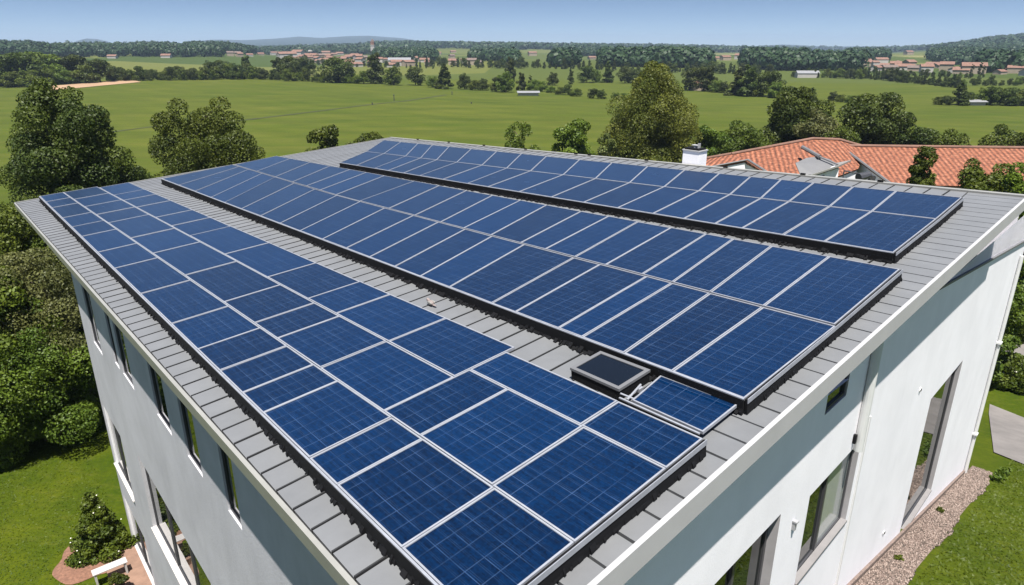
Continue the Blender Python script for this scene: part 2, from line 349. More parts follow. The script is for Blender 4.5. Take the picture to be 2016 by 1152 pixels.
def hgt(x, y):
    x = np.asarray(x, float); y = np.asarray(y, float)
    a = (x - PR[0]) * dR[0] + (y - PR[1]) * dR[1]; b = -((x - PR[0]) * nR[0] + (y - PR[1]) * nR[1])
    hr = np.clip(6.79 - 0.266 * (a - 10.5), 0.5, 10.0)
    wgt = (1 - sstep(1, 18, b)) * (1 - sstep(25, 110, -b))
    z = 0.5 + (hr - 0.5) * wgt
    r = np.hypot(x, y)
    z = z + sstep(60, 200, r) * (0.7 * np.sin(x / 47 + 1) * np.sin(y / 61) + 0.5 * np.sin((x + y) / 90))
    px = np.where(y > 0, az_px(x, y), 0); px = np.clip(px, -900, 2600)
    z = z + sstep(230, 520, r) * (1 - sstep(1000, 1500, r)) * 2.0 * np.sin(x / 120 + 0.5) * np.cos(y / 105)
    z = z + 9.0 * (1 - sstep(430, 520, px)) * np.exp(-((r - 1250) / 420) ** 2)
    k = 1 / (FPX / CP / CP)
    h1 = 17 + R1 * (88 - np.interp(px, T1[:, 0], T1[:, 1])) * k - 13
    h2 = 17 + R2 * (92.0 - np.interp(px, T2[:, 0], T2[:, 1])) * k
    z = z + h1 * sstep(900, R1, r) * (1 - 0.9 * sstep(R1, 4300, r)) + np.maximum(h2, -5) * sstep(4300, R2, r) * (1 - sstep(R2, 9000, r))
    z = z + sstep(900, 1500, r) * 1.8 * np.sin(x / 170 + 2) * np.sin(y / 230)
    return z
TR = np.concatenate([np.linspace(4, 60, 200), 60 * (9000 / 60) ** np.linspace(0, 1, 420)[1:]])
def G(px, py, far=9000):
    """first point of the terrain seen through pixel (px, py)"""
    d = ray(px, py); hd = d[:2] / np.hypot(*d[:2]); sl = d[2] / np.hypot(*d[:2])
    X = TR * hd[0]; Y = TR * hd[1]; f = CAMZ + TR * sl - hgt(X, Y)
    i = np.where(f < 0)[0]
    if len(i) == 0 or i[0] == 0: return None
    i = i[0]; t = TR[i - 1] + (TR[i] - TR[i - 1]) * f[i - 1] / (f[i - 1] - f[i])
    x, y = t * hd[0], t * hd[1]; return np.array([x, y, float(hgt(x, y))])

nr_, na_ = 330, 620
rr = np.concatenate([[0.5], np.linspace(2, 60, 140), 60 * (9000 / 60) ** np.linspace(0, 1, nr_ - 141 + 1)[1:]]); nr_ = len(rr)
aa = np.linspace(0, 2 * math.pi, na_, endpoint=False)
RRg, AAg = np.meshgrid(rr, aa, indexing='ij'); gx = RRg * np.cos(AAg); gy = RRg * np.sin(AAg); gz = hgt(gx, gy)
vv = np.stack([gx.ravel(), gy.ravel(), gz.ravel()], 1)
ii, jj = np.meshgrid(np.arange(nr_ - 1), np.arange(na_), indexing='ij'); j2 = (jj + 1) % na_
ff = np.stack([(ii * na_ + jj).ravel(), ((ii + 1) * na_ + jj).ravel(), ((ii + 1) * na_ + j2).ravel(), (ii * na_ + j2).ravel()], 1)
terrain = link('ground', np_mesh('ground', vv, ff, M['ground'], smooth=True)); tag(terrain, kind='structure')

def drape(name, quad_px, mat_, lift=0.03, n=14, corners=None):
    c = corners if corners is not None else [G(*q)[:2] for q in quad_px]
    g = np.zeros((n + 1, n + 1, 3))
    for i in range(n + 1):
        for j in range(n + 1):
            a, b = i / n, j / n
            p = (1 - a) * (1 - b) * c[0] + a * (1 - b) * c[1] + a * b * c[2] + (1 - a) * b * c[3]
            g[i, j, :2] = p
    g[:, :, 2] = hgt(g[:, :, 0], g[:, :, 1]) + lift
    idx = np.arange((n + 1) ** 2).reshape(n + 1, n + 1)
    f = np.stack([idx[:-1, :-1].ravel(), idx[1:, :-1].ravel(), idx[1:, 1:].ravel(), idx[:-1, 1:].ravel()], 1)
    return link(name, np_mesh(name, g.reshape(-1, 3), f, mat_, smooth=True))

# ------------------------------------------------------------------ the white house
HB = thing('modern_house', (PR[0], PR[1], 0), 'large white house with grey sheet metal shed roof carrying rows of solar panels', 'house')

# --- roof
mb = MB()
def quadslab(mb, pts, h0, h1, mi=0):      # pts: list of 4 (s,t)
    mb.hexa([RP(s, t, h0) for s, t in pts] + [RP(s, t, h1) for s, t in pts], mi)
quadslab(mb, [(0.0, 0.0), (0.0, LU), (LV, LU), (LV, 0.0)][::-1], -0.13, -0.035, 1)
sb = lambda t: 0.42 + 0.045 * t
rnd = random.Random(3)
ps = 0.42; s = 0.30
while s < LV - 0.02:
    e = min(s + ps - 0.042, LV); t0 = 0.0
    if s < sb(LU):
        ts = (s - 0.42) / 0.045; te = min(LU, (e - 0.42) / 0.045)
        if te > 0.05:
            ts = max(0.03, ts); sl = sb(LU)
            if e > sl:
                quadslab(mb, [(s, 0.02), (s, min(ts, LU)), (sl, LU), (sl, 0.02)][::-1], -0.034, 0.006)
                quadslab(mb, [(sl, 0.02), (sl, LU), (e, LU), (e, 0.02)][::-1], -0.034, 0.006)
            else: quadslab(mb, [(s, 0.02), (s, ts), (e, te), (e, 0.02)][::-1], -0.034, 0.006)
        s += ps; continue
    j = rnd.uniform(-0.003, 0.003)
    # each sheet dips slightly towards its lap
    P0 = [RP(s, 0.02, -0.034), RP(e, 0.02, -0.034), RP(e, LU, -0.034), RP(s, LU, -0.034), RP(s, 0.02, 0.002 + j), RP(e, 0.02, 0.014 + j), RP(e, LU, 0.014 + j), RP(s, LU, 0.002 + j)]
    P0 = [P0[i] for i in (3, 2, 1, 0, 7, 6, 5, 4)] if np.dot(np.cross(V, U), NR) < 0 else P0
    mb.hexa(P0); s += ps
t = 0.03
while t < LU - 0.02:
    e = min(t + 0.357, LU)
    j = rnd.uniform(-0.002, 0.002)
    P0 = [RP(0.0, t, -0.034), RP(sb(t) - 0.03, t, -0.034), RP(sb(e) - 0.03, e, -0.034), RP(0.0, e, -0.034),
          RP(0.0, t, 0.004 + j), RP(sb(t) - 0.03, t, 0.004 + j), RP(sb(e) - 0.03, e, 0.006 + j), RP(0.0, e, 0.006 + j)]
    P0 = [P0[i] for i in (3, 2, 1, 0, 7, 6, 5, 4)] if np.dot(np.cross(V, U), NR) < 0 else P0
    mb.hexa(P0); t += 0.392
s = 0.30 + ps
while s < LV:      # dark standing seams over the joints
    if s > 0.42:
        t1_ = min(LU, (s - 0.42) / 0.045)
        quadslab(mb, [(s - 0.028, 0.02), (s - 0.028, t1_), (s - 0.010, t1_), (s - 0.010, 0.02)][::-1], -0.033, 0.022, 2)
    s += ps
roof = mb.build('roof', [M['plate'], M['under'], M['seam']], HB)
# rake fascia (white), eave trim, upper edge trim
mb = MB(); quadslab(mb, [(-0.06, -0.05), (-0.06, LU + 0.05), (-0.004, LU + 0.05), (-0.004, -0.05)][::-1], -0.20, 0.045); mb.build('rake_fascia', M['fascia'], HB)
mb = MB(); quadslab(mb, [(-0.07, -0.055), (LV + 0.03, -0.055), (LV + 0.03, -0.004), (-0.02, -0.004)][::-1], -0.16, 0.022, 0)
mb.build('eave_trim', M['trim'], HB)
mb = MB(); quadslab(mb, [(0.0, LU + 0.003), (0.0, LU + 0.14), (LV, LU + 0.14), (LV, LU + 0.003)][::-1], -0.20, 0.05); mb.build('ridge_trim', M['trim'], HB)
mb = MB(); quadslab(mb, [(LV + 0.003, 0.0), (LV + 0.003, LU), (LV + 0.07, LU), (LV + 0.07, 0.0)][::-1], -0.28, 0.03); mb.build('far_verge_trim', M['trim'], HB)
# clips on the ridge trim
mb = MB()
for sx in (3.1, 5.2, 7.7, 10.8, 13.5, 14.2, 17.1, 19.9, 22.6, 25.3):
    mb.box(RP(sx, LU + 0.02, 0.05), V, U, NR, 0, 0.14, 0, 0.05, 0, 0.05)
mb.build('roof_clips', M['black'], HB)

# --- walls with openings
def wall(name, P, d, n, a0, a1, z0, ztop, ops, thick, mt, parent, depth=0.28, mrev=None):
    """outer sheet at P + d*a; n points outward; ops: (a0,a1,z0,z1) ; ztop(a)"""
    P3 = np.array([P[0], P[1], 0.0]); d3 = np.array([d[0], d[1], 0.0]); n3 = np.array([n[0], n[1], 0.0])
    pt = lambda a, z, o=0.0: P3 + d3 * a + n3 * o + Z * z
    aa_ = sorted(set([a0, a1] + [v for o in ops for v in (o[0], o[1])]))
    zz_ = sorted(set([z0] + [v for o in ops for v in (o[2], o[3])]))
    mb = MB()
    for i in range(len(aa_) - 1):
        l, r = aa_[i], aa_[i + 1]
        for k in range(len(zz_)):
            zl = zz_[k]; zu = zz_[k + 1] if k + 1 < len(zz_) else None
            if zu is not None and any(l >= o[0] - 1e-6 and r <= o[1] + 1e-6 and zl >= o[2] - 1e-6 and zu <= o[3] + 1e-6 for o in ops): continue
            tl = zu if zu is not None else ztop(l); tr = zu if zu is not None else ztop(r)
            for off, flip in ((0, False), (-thick, True)):
                q = [pt(l, zl, off), pt(r, zl, off), pt(r, tr, off), pt(l, tl, off)]
                mb.face(q[::-1] if flip else q)
    for o in ops:
        l, r, b, t_ = o[:4]
        c = [(l, b), (r, b), (r, t_), (l, t_)]
        for i in range(4):
            p, q = c[i], c[(i + 1) % 4]
            mb.face([pt(*q), pt(*p), pt(p[0], p[1], -thick), pt(q[0], q[1], -thick)], None, 1 if isinstance(mt, list) else 0)
    # ends and top
    for a in (a0, a1): mb.face([pt(a, z0), pt(a, ztop(a)), pt(a, ztop(a), -thick), pt(a, z0, -thick)])
    mb.face([pt(a0, ztop(a0)), pt(a1, ztop(a1)), pt(a1, ztop(a1), -thick), pt(a0, ztop(a0), -thick)])
    mb.build(name, mt, parent)
    return pt

def window(pt, l, r, b, t_, dep, mull=(), blinds=(), parent=HB, sill=None, fw=0.05, smat='reveal'):
    """frame + pane(s) + sill in the opening; dep = recess"""
    o0 = pt(l, b, -dep); ax = pt(l + 1, b, -dep) - o0; ay = pt(l, b, -dep + 1) - o0
    w_, h_ = r - l, t_ - b
    mb = MB()
    B = lambda x0, x1, z0, z1, y0=-0.03, y1=0.035: mb.box(o0, ax, ay, Z, x0, x1, y0, y1, z0, z1)
    B(0.002, fw, 0.002, h_ - 0.002); B(w_ - fw, w_ - 0.002, 0.002, h_ - 0.002); B(fw, w_ - fw, 0.002, fw); B(fw, w_ - fw, h_ - fw, h_ - 0.002)
    xs = [fw] + [m_ * w_ for m_ in mull] + [w_ - fw]
    for m_ in mull: B(m_ * w_ - 0.035, m_ * w_ + 0.035, fw, h_ - fw, -0.028, 0.045)
    fr = mb.build('window_frame', M['dkmetal'], parent)
    for i in range(len(xs) - 1):
        mb = MB(); mb.box(o0, ax, ay, Z, xs[i], xs[i + 1], -0.012, 0.006, fw, h_ - fw)
        mb.build('pane', M['glass_blind'] if i in blinds else M['glass'], fr)
    if sill:
        mb = MB(); mb.box(o0, ax, ay, Z, 0.003, w_ - 0.003, 0.04, dep + sill, 0.003, 0.045); mb.build('sill', M[smat], fr)
    return fr

LW = 22.6                       # right facade runs on beyond the roof as a lower wing
zr = lambda a: np.interp(a, [0, 12.6, LW], [(RD[2] - 0.25), RD[2] - 0.25 + 12.6 * U[2] - 0.02, 11.55])
def ztopR(a):
    if a <= 12.2: return RD[2] - 0.14 + a * U[2]
    return 12.62 - (a - 12.2) * (12.62 - 11.55) / (LW - 12.2)
opsR = [(3.4, 5.93, 7.6, 11.0), (7.0, 9.15, 9.05, 10.75), (13.95, 16.75, 5.35, 9.6), (6.98, 7.84, 12.1, 12.45)]
opsR = [(3.4, 5.93, 7.6, 11.0), (7.0, 9.15, 9.05, 10.72), (14.1, 16.9, 5.65, 9.55), (7.02, 7.84, 12.07, 12.6)]
ptR = wall('front_wall', PR, dR, nR, 0.0, LW, -1.0, ztopR, opsR + [], 0.34, [M['white'], M['reveal_shade']], HB)
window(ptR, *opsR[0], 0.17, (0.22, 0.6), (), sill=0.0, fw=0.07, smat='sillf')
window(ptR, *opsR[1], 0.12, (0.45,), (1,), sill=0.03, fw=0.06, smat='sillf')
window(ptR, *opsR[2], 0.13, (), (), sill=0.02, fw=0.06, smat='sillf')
window(ptR, *opsR[3], 0.06, (), (), fw=0.05)
# left facade
LLW = 21.1
ztopL = lambda a: RD[2] - 0.15 + a * V[2] - 0.01
opsL = [(18.1, 19.35, 8.75, 10.6), (15.5, 16.05, 9.3, 11.0), (13.95, 15.1, 9.35, 11.05), (10.6, 11.7, 9.7, 11.35), (8.6, 9.5, 9.8, 11.45), (6.62, 7.25, 9.9, 11.55), (3.5, 3.8, 11.5, 11.72),
        (18.2, 20.9, 3.75, 6.1), (9.6, 15.6, 4.4, 6.75), (17.9, 20.9, 0.6, 2.6)]
ptL3 = wall('side_wall', PL, dL, nL, 0.0, LLW, -1.0, ztopL, opsL, 0.34, M['dimwhite'], HB)
for i, o in enumerate(opsL):
    if i < 6: window(ptL3, *o, 0.07, (), (), fw=0.035)
    elif i == 6: window(ptL3, *o, 0.05, (), (), fw=0.03)
    elif i == 7: window(ptL3, *o, 0.10, (0.5,), (), sill=0.05)
    elif i == 8: window(ptL3, *o, 0.13, (0.33, 0.66), (), sill=0.06)
    else: window(ptL3, *o, 0.10, (0.5,), (), sill=0.04)
# rear walls (seen only from other positions)
def p3(p, z): return np.array([p[0], p[1], z])
cFar = PL + dL * LLW; cR = PR + dR * 16.2; cBack = cFar + dR * 16.0
def plain_wall(name, a, b, ztf, mt, th=0.3):
    d = (b - a); L = np.linalg.norm(d); d = d / L; n = np.array([d[1], -d[0]])
    return wall(name, a, d, n, 0.02, L - 0.02, -1.0, ztf(L), [], th, mt, HB)
def zroof(p):   # underside height of the roof above a plan point
    q = RD[2] - (NR[0] * (p[0] - RD[0]) + NR[1] * (p[1] - RD[1])) / NR[2]; return q - 0.16
for nm, a, b in (('rear_wall', cBack, cFar), ('back_wall', PR + dR * 16.0 - nR * 0.5, cBack)):
    plain_wall(nm, a, b, lambda L, a=a, b=b: (lambda t: zroof(a + (b - a) / L * t)), M['white'])
# low wing with flat roof beyond the rake
wx = 4.2
WA = PR + dR * LW - nR * 0.0; WB = WA - nR * wx
plain_wall('wing_end_wall', WA, WB, lambda L: (lambda t: 11.55), M['white'])
plain_wall('wing_rear_wall', WB, WB - dR * (LW - 16.2), lambda L: (lambda t: 11.62 + t * 0.07), M['white'])
mb = MB(); P3 = p3(PR, 0); D3 = p3(dR, 0); N3 = p3(nR, 0)
mb.box(P3, D3, N3, Z, 11.0, LW - 0.3, -wx + 0.3, -0.345, 11.05, 11.2); mb.build('wing_roof', M['white'], HB)
mb = MB()  # sloping metal coping on the wing parapet
a0_, a1_ = 12.3, LW + 0.08
q = lambda a, o, h: P3 + D3 * a + N3 * o + Z * (ztopR(a) + h)
mb.hexa([q(a0_, 0.05, 0.004), q(a1_, 0.05, 0.004), q(a1_, -0.42, 0.004), q(a0_, -0.42, 0.004), q(a0_, 0.05, 0.05), q(a1_, 0.05, 0.05), q(a1_, -0.42, 0.07), q(a0_, -0.42, 0.07)])
mb.build('parapet_coping', M['awn'] if 'awn' in M else M['grey_sheet'], HB)
mb = MB()  # roof box on the wing
mb.box(P3, D3, N3, Z, 17.4, 21.6, -3.3, -1.0, 11.2, 12.35, 0); mb.box(P3, D3, N3, Z, 17.3, 21.7, -3.4, -0.9, 12.352, 12.43, 1)
mb.build('roof_box', [M['white'], M['trim']], HB)
# chimney
mb = MB(); cz = float(RP(9.15, LU)[2])
cbase = RP(8.86, LU + 0.45); C3 = np.array([cbase[0], cbase[1], 0]); V3 = p3(v2, 0); U3 = p3(u2, 0)
mb.box(C3, V3, U3, Z, 0, 0.62, -0.28, 0.22, 9, cz + 0.46); chim = mb.build('chimney', M['white'], HB)
mb = MB(); mb.box(C3, V3, U3, Z, -0.025, 0.645, -0.305, 0.245, cz + 0.463, cz + 0.495); mb.build('chimney_rim', M['fascia'], chim)
mb = MB(); mb.box(C3, V3, U3, Z, 0.03, 0.59, -0.25, 0.19, cz + 0.498, cz + 0.55); mb.build('chimney_cap', M['black'], chim)
mb = MB(); c_ = C3 + V3 * 0.3 - U3 * 0.03 + Z * (cz + 0.55)
mb.tube(c_, c_ + Z * 0.07, 0.07, 0.07, 12); mb.box(c_, V3, U3, Z, -0.12, 0.12, -0.08, 0.08, 0.07, 0.09); mb.box(c_, V3, U3, Z, -0.135, -0.12, -0.08, 0.08, 0.0, 0.15); mb.build('cowl', M['fascia'], chim)

# pipes, joint, small fittings on the front wall
def wpt(a, z, o): return P3 + D3 * a + N3 * o + Z * z
mb = MB(); mb.tube(wpt(8.78, 10.72, 0.07), wpt(8.72, 13.15, 0.07), 0.075, n=14); pp = mb.build('vent_pipe', M['pipe'], HB, smooth=False)
mb = MB(); mb.box(wpt(8.74, 10.95, 0.0), D3, N3, Z, -0.12, -0.07, 0.0, 0.05, -0.06, 0.10); mb.build('pipe_bracket', M['black'], pp)
mb = MB(); mb.box(wpt(9.32, 4, 0.0), D3, N3, Z, 0, 0.035, 0.002, 0.03, 0, 7.1); mb.build('cable_conduit', M['pipe'], HB)
mb = MB(); mb.tube(wpt(LW - 0.62, 3.4, 0.06), wpt(LW - 0.62, 11.2, 0.06), 0.05, n=12); dp = mb.build('downpipe', M['pipe'], HB)
mb = MB()
for z_ in (5.2, 8.4): mb.box(wpt(LW - 0.62, z_, 0.0), D3, N3, Z, -0.09, 0.09, 0.0, 0.13, 0, 0.06)
mb.build('pipe_clamp', M['pipe'], dp)
mb = MB(); mb.tube(wpt(LW - 0.62, 3.4, 0.06), wpt(LW - 0.60, 3.15, 0.22), 0.055, n=12); mb.build('pipe_shoe', M['dkmetal'], dp)
mb = MB(); mb.box(wpt(6.45, 10.45, 0.0), D3, N3, Z, -0.02, 0.03, 0.0, 0.05, 0, 0.13); mb.box(wpt(6.45, 10.58, 0.0), D3, N3, Z, -0.03, 0.04, 0.0, 0.07, 0.001, 0.025); mb.build('wall_lamp', M['grey_sheet'], HB)
for a_, z_ in ((12.75, 10.3), (12.35, 6.95)):
    mb = MB(); mb.tube(wpt(a_, z_, 0.0), wpt(a_, z_, 0.02), 0.05, n=14); mb.tube(wpt(a_, z_, 0.02), wpt(a_, z_, 0.03), 0.03, n=10, mi=1); mb.build('wall_vent', [M['pipe'], M['black']], HB)
# grey-pink footing along the front wall
mb = MB()
fz = lambda a: float(hgt(*(PR + dR * a + nR * 0.1))) + 0.10
for a, b in ((0.0, 5.0), (5.0, 10.0), (10.0, 14.0), (14.0, 18.0), (18.0, LW)):
    mb.hexa([wpt(a, fz(a) - 0.6, 0.002), wpt(b, fz(b) - 0.6, 0.002), wpt(b, fz(b) - 0.6, 0.06), wpt(a, fz(a) - 0.6, 0.06), wpt(a, fz(a), 0.002), wpt(b, fz(b), 0.002), wpt(b, fz(b), 0.06), wpt(a, fz(a), 0.06)])
mb.build('footing', M['gravel'], HB)

# ------------------------------------------------------------------ solar panels
H0, H1 = 0.17, 0.205
ORD = ['first', 'second', 'third', 'fourth', 'fifth', 'sixth', 'seventh', 'eighth', 'ninth', 'tenth', 'eleventh', 'twelfth', 'thirteenth', 'fourteenth', 'fifteenth', 'sixteenth', 'seventeenth', 'eighteenth', 'nineteenth', 'twentieth', 'twenty-first', 'twenty-second', 'twenty-third', 'twenty-fourth', 'twenty-fifth']
def inset(q, g):
    q = [np.array(p, float) for p in q]; c = sum(q) / 4; out_ = []
    for i in range(4):
        p, pn, pp_ = q[i], q[(i + 1) % 4], q[i - 1]
        e1 = (pn - p) / np.linalg.norm(pn - p); e2 = (pp_ - p) / np.linalg.norm(pp_ - p); out_.append(p + (e1 + e2) * g)
    return out_
prn = random.Random(11)
FLIP = np.dot(np.cross(V, U), NR) < 0
def panel(q, label, group, h=0.0, fw=0.020, lab_size=None):
    """q: (s,t) corners [near-low, far-low, far-high, near-high]"""
    o_ = inset(q, 0.005); i_ = inset(q, 0.005 + fw)
    c = sum(np.array(p) for p in q) / 4
    jz = prn.uniform(-0.004, 0.004) + h; ja = prn.uniform(-0.003, 0.003)
    R_ = lambda p, hh: RP(p[0], p[1], hh + jz + ja * (p[0] - c[0]))
    T = thing('solar_panel', RP(c[0], c[1], H0 + h), label, 'solar panel', group)
    mb = MB()
    for k in range(4):
        a, b, b2, a2 = o_[k], o_[(k + 1) % 4], i_[(k + 1) % 4], i_[k]
        pts = [R_(a, H0), R_(b, H0), R_(b2, H0), R_(a2, H0), R_(a, H1), R_(b, H1), R_(b2, H1), R_(a2, H1)]
        mb.hexa([pts[i] for i in ((3, 2, 1, 0, 7, 6, 5, 4) if FLIP else (0, 1, 2, 3, 4, 5, 6, 7))])
    mb.build('frame', M['frame'], T)
    g_ = inset(q, 0.005 + fw + 0.001); mb = MB(); ou, ov = prn.uniform(0, 50) // 0.21 * 0.21, 0
    lo = g_[0]; f = [R_(p, H1 - 0.008) for p in g_]; uv = [(p[0] - lo[0] + 0.105 + ou, p[1] - lo[1] + 0.105) for p in g_]
    if FLIP: f = f[::-1]; uv = uv[::-1]
    mb.face(f, uv)
    g2 = [R_(p, H0 + 0.003) for p in g_]; mb.face(g2 if FLIP else g2[::-1], [(0, 0)] * 4)
    mb.build('cell_sheet', M['cells'], T, uv=True)
    return T

def lerp_tab(tab, s): return float(np.interp(s, [a for a, _ in tab], [b for _, b in tab]))
def row(ss_lo, ss_hi, tlo, thi, arr, rown, group, extra=''):
    n = len(ss_lo) - 1
    for k in range(n):
        q = [(ss_lo[k], tlo(ss_lo[k])), (ss_lo[k + 1], tlo(ss_lo[k + 1])), (ss_hi[k + 1], thi(ss_hi[k + 1])), (ss_hi[k], thi(ss_hi[k]))]
        panel(q, 'blue solar panel, %s from near end, %s row, %s array' % (ORD[k], rown, arr), group)
A1L = lambda s: 0.37 + 0.013 * s; A1a = lambda s: 1.46 + 0.001 * s; A1b = lambda s: 2.53 + 0.004 * s; A1R = lambda s: 3.62 + 0.003 * s
g1 = 'solar panels of the left-hand array'; g2_ = 'solar panels of the middle array'; g3 = 'solar panels of the upper right array'
# array 1: three rows of uneven panels
sR1 = [0.26, 1.32, 2.55, 3.2, 4.55, 5.28, 6.2, 7.25, 8.75, 11.0, 13.5, 15.5, 17.9, 19.6, 21.5, 24.0, 25.6, 27.3]
row(sR1, sR1, A1L, A1a, 'left-hand', 'outer eave-side', g1)
sR2 = [0.26, 1.36, 2.62, 3.4, 5.1, 6.6, 7.55, 9.05, 11.45, 14.05, 16.3, 19.1, 20.9, 22.9, 25.0, 27.3]
n2 = lambda s: 2.80 if s < 3.45 else A1b(s)
for k in range(len(sR2) - 1):
    a, b = sR2[k], sR2[k + 1]; hi = (lambda s: 2.80) if k < 3 else A1b
    panel([(a, A1a(a)), (b, A1a(b)), (b, hi(b)), (a, hi(a))], 'blue solar panel, %s from near end, centre row, left-hand array' % ORD[k], g1)
sR3 = [0.26, 1.40, 3.4, 5.05, 6.75, 7.85, 9.75, 12.3, 15.0, 16.7, 18.4, 20.8, 22.7, 24.3, 26.9]
for k in range(len(sR3) - 1):
    a, b = sR3[k], sR3[k + 1]; lo = (lambda s: 2.80) if k < 2 else A1b; hi = (lambda s: 3.46) if k < 2 else A1R
    panel([(a, lo(a)), (b, lo(b)), (b, hi(b)), (a, hi(a))], 'blue solar panel, %s from near end, inner row, left-hand array' % ORD[k], g1)
# array 2
A2f = lambda s: 4.43 + 0.0135 * s; A2m = lambda s: 6.94 + (0.020 * s if s < 16 else 0.32 + 0.055 * (s - 16)); A2t = lambda s: 9.74 + 0.010 * s
f_lo = [0.33, 1.33, 2.11, 2.88, 3.36, 4.34, 4.94, 6.15, 7.11, 8.05, 9.08, 10.15, 11.38, 12.67, 13.97, 15.38, 16.95, 18.5, 19.9, 21.7, 23.8, 26.3]
f_hi = [0.33, 1.42, 2.34, 3.08, 3.62, 4.72, 5.41, 6.88, 7.98, 9.0, 10.13, 11.3, 12.8, 14.25, 15.8, 17.55, 19.4, 21.4, 22.9, 24.6, 25.9, 26.9]
row(f_lo, f_hi, A2f, A2m, 'middle', 'lower', g2_)
k_lo = [0.36, 1.43, 2.36, 3.1, 3.75, 4.62, 5.42, 6.27, 7.05, 8.08, 9.12, 10.1, 11.3, 12.65, 14.36, 15.95, 17.2, 18.4, 19.7, 21.5, 23.7, 26.7]
k_hi = [0.42, 1.59, 2.69, 3.51, 4.14, 5.02, 5.93, 6.81, 7.71, 8.95, 9.99, 11.2, 12.45, 13.88, 15.35, 17.3, 18.6, 19.9, 21.6, 23.5, 25.6, 27.2]
row(k_lo, k_hi, lambda s: A2m(s) + 0.04, A2t, 'middle', 'upper', g2_)
# array 3
A3f = lambda s: 10.56; A3m = lambda s: 13.2 - 0.018 * s; A3t = lambda s: 15.28
l3 = [0.79, 2.02, 2.85, 3.75, 4.4, 5.2, 6.06, 7.14, 8.29, 9.49, 10.82, 12.24, 13.28, 14.62, 16.0, 17.04, 18.1, 19.1, 20.5, 21.9]
m3 = [0.85, 2.1, 3.0, 3.95, 4.66, 5.5, 6.4, 7.5, 8.7, 10.0, 11.35, 12.85, 14.05, 15.4, 16.9, 18.2, 19.3, 20.4, 22.1, 23.6]
h3 = [0.93, 2.3, 3.3, 4.3, 5.2, 6.1, 7.1, 8.3, 9.7, 11.2, 12.7, 14.4, 15.8, 17.3, 19.0, 20.6, 21.9, 23.1, 24.6, 26.2]
row(l3, m3, A3f, A3m, 'upper right', 'lower', g3)
row(m3, h3, A3m, A3t, 'upper right', 'upper', g3)
# single small panel set lower than the arrays
panel([(0.40, 3.68), (1.40, 3.71), (1.49, 4.43), (0.40, 4.43)], 'small lone solar panel set low in the gap beside the roof window', 'solar panel between arrays', h=-0.10)

# mounting skirts: black profiles under the array edges plus ragged black pieces as the arrays' shadow
def skirt(name, label, path, side, band=0.09, hh=None, group='black mounting profiles under the array edges'):
    """path: list of (s,t); side: outward vector in (s,t)"""
    hh = hh or (H1 - 0.012)
    c = np.mean(np.array(path), axis=0); T = thing(name, RP(c[0], c[1], 0.03), label, 'mounting rail', group)
    sd_ = np.array(side, float); mb = MB(); mf = MB(); rn = random.Random(len(label)); top = MB()
    for i in range(len(path) - 1):
        a = np.array(path[i]); b = np.array(path[i + 1])
        P_ = [a + sd_ * 0.004, b + sd_ * 0.004, b + sd_ * 0.035, a + sd_ * 0.035]
        pts = [RP(*p, 0.02) for p in P_] + [RP(*p, hh) for p in P_]; mb.hexa(pts)
        L = np.linalg.norm(b - a); d = (b - a) / L; x = 0.0
        while x < L:
            wd = rn.uniform(0.02, 0.09); o = rn.uniform(0.1, 1.0) ** 1.5 * band * (0.35 if side[0] else 0.6); z_ = rn.uniform(0.03, 0.09)
            p0 = a + d * x; p1 = a + d * min(x + wd, L)
            P_ = [p0 + sd_ * 0.036, p1 + sd_ * 0.036, p1 + sd_ * (0.036 + o * rn.uniform(0.6, 1)), p0 + sd_ * (0.036 + o)]
            mf.hexa([RP(*p, 0.012) for p in P_] + [RP(*p, z_) for p in P_[:2]] + [RP(*p, z_ * 0.45) for p in P_[2:]]); x += wd
        P_ = [a + sd_ * 0.004, b + sd_ * 0.004, b + sd_ * 0.028, a + sd_ * 0.028]
        cp_ = 0.045 if side[0] else 0.001
        if side[0]: P_ = [a + sd_ * 0.037, b + sd_ * 0.037, b + sd_ * 0.045, a + sd_ * 0.045]
        top.hexa([RP(*p, hh + 0.001 - cp_) for p in P_] + [RP(*p, hh + 0.014) for p in P_])
    mb.build('rail_profile', M['black'], T); mf.build('ragged_shade', M['black'], T); top.build('rail_cap', M['frame'], T)
    return T
def pth(f, s0, s1, n=10): return [(s0 + (s1 - s0) * i / n, f(s0 + (s1 - s0) * i / n)) for i in range(n + 1)]
skirt('mounting_rail', 'black ragged-edged profile under the eave side of the left-hand array', pth(A1L, 0.26, 27.3), (0, -1), 0.075)
skirt('mounting_rail', 'thick black profile under the lower long side of the middle array', pth(A2f, 0.33, 26.3), (0, -1), 0.15)
skirt('mounting_rail', 'thick black profile under the lower long side of the upper right array', pth(A3f, 0.79, 21.9), (0, -1), 0.13)
skirt('mounting_rail', 'dark clamps and cable run under the near short end of the left-hand array', [(0.26, A1L(0)), (0.26, 3.46)], (-1, 0), 0.06)
skirt('mounting_rail', 'dark clamps and cable run under the near short end of the middle array', [(0.33, A2f(0.3)), (0.36, A2m(0.3)), (0.42, A2t(0.4))], (-1, 0), 0.06)
skirt('mounting_rail', 'dark clamps and cable run under the near short end of the upper right array', [(0.79, 10.56), (0.85, 13.2), (0.93, 15.28)], (-1, 0), 0.06)
skirt('mounting_rail', 'short black strip between the left-hand array and the lone small panel', [(0.42, 3.66), (1.55, 3.68)], (0, -1), 0.10, hh=0.09)

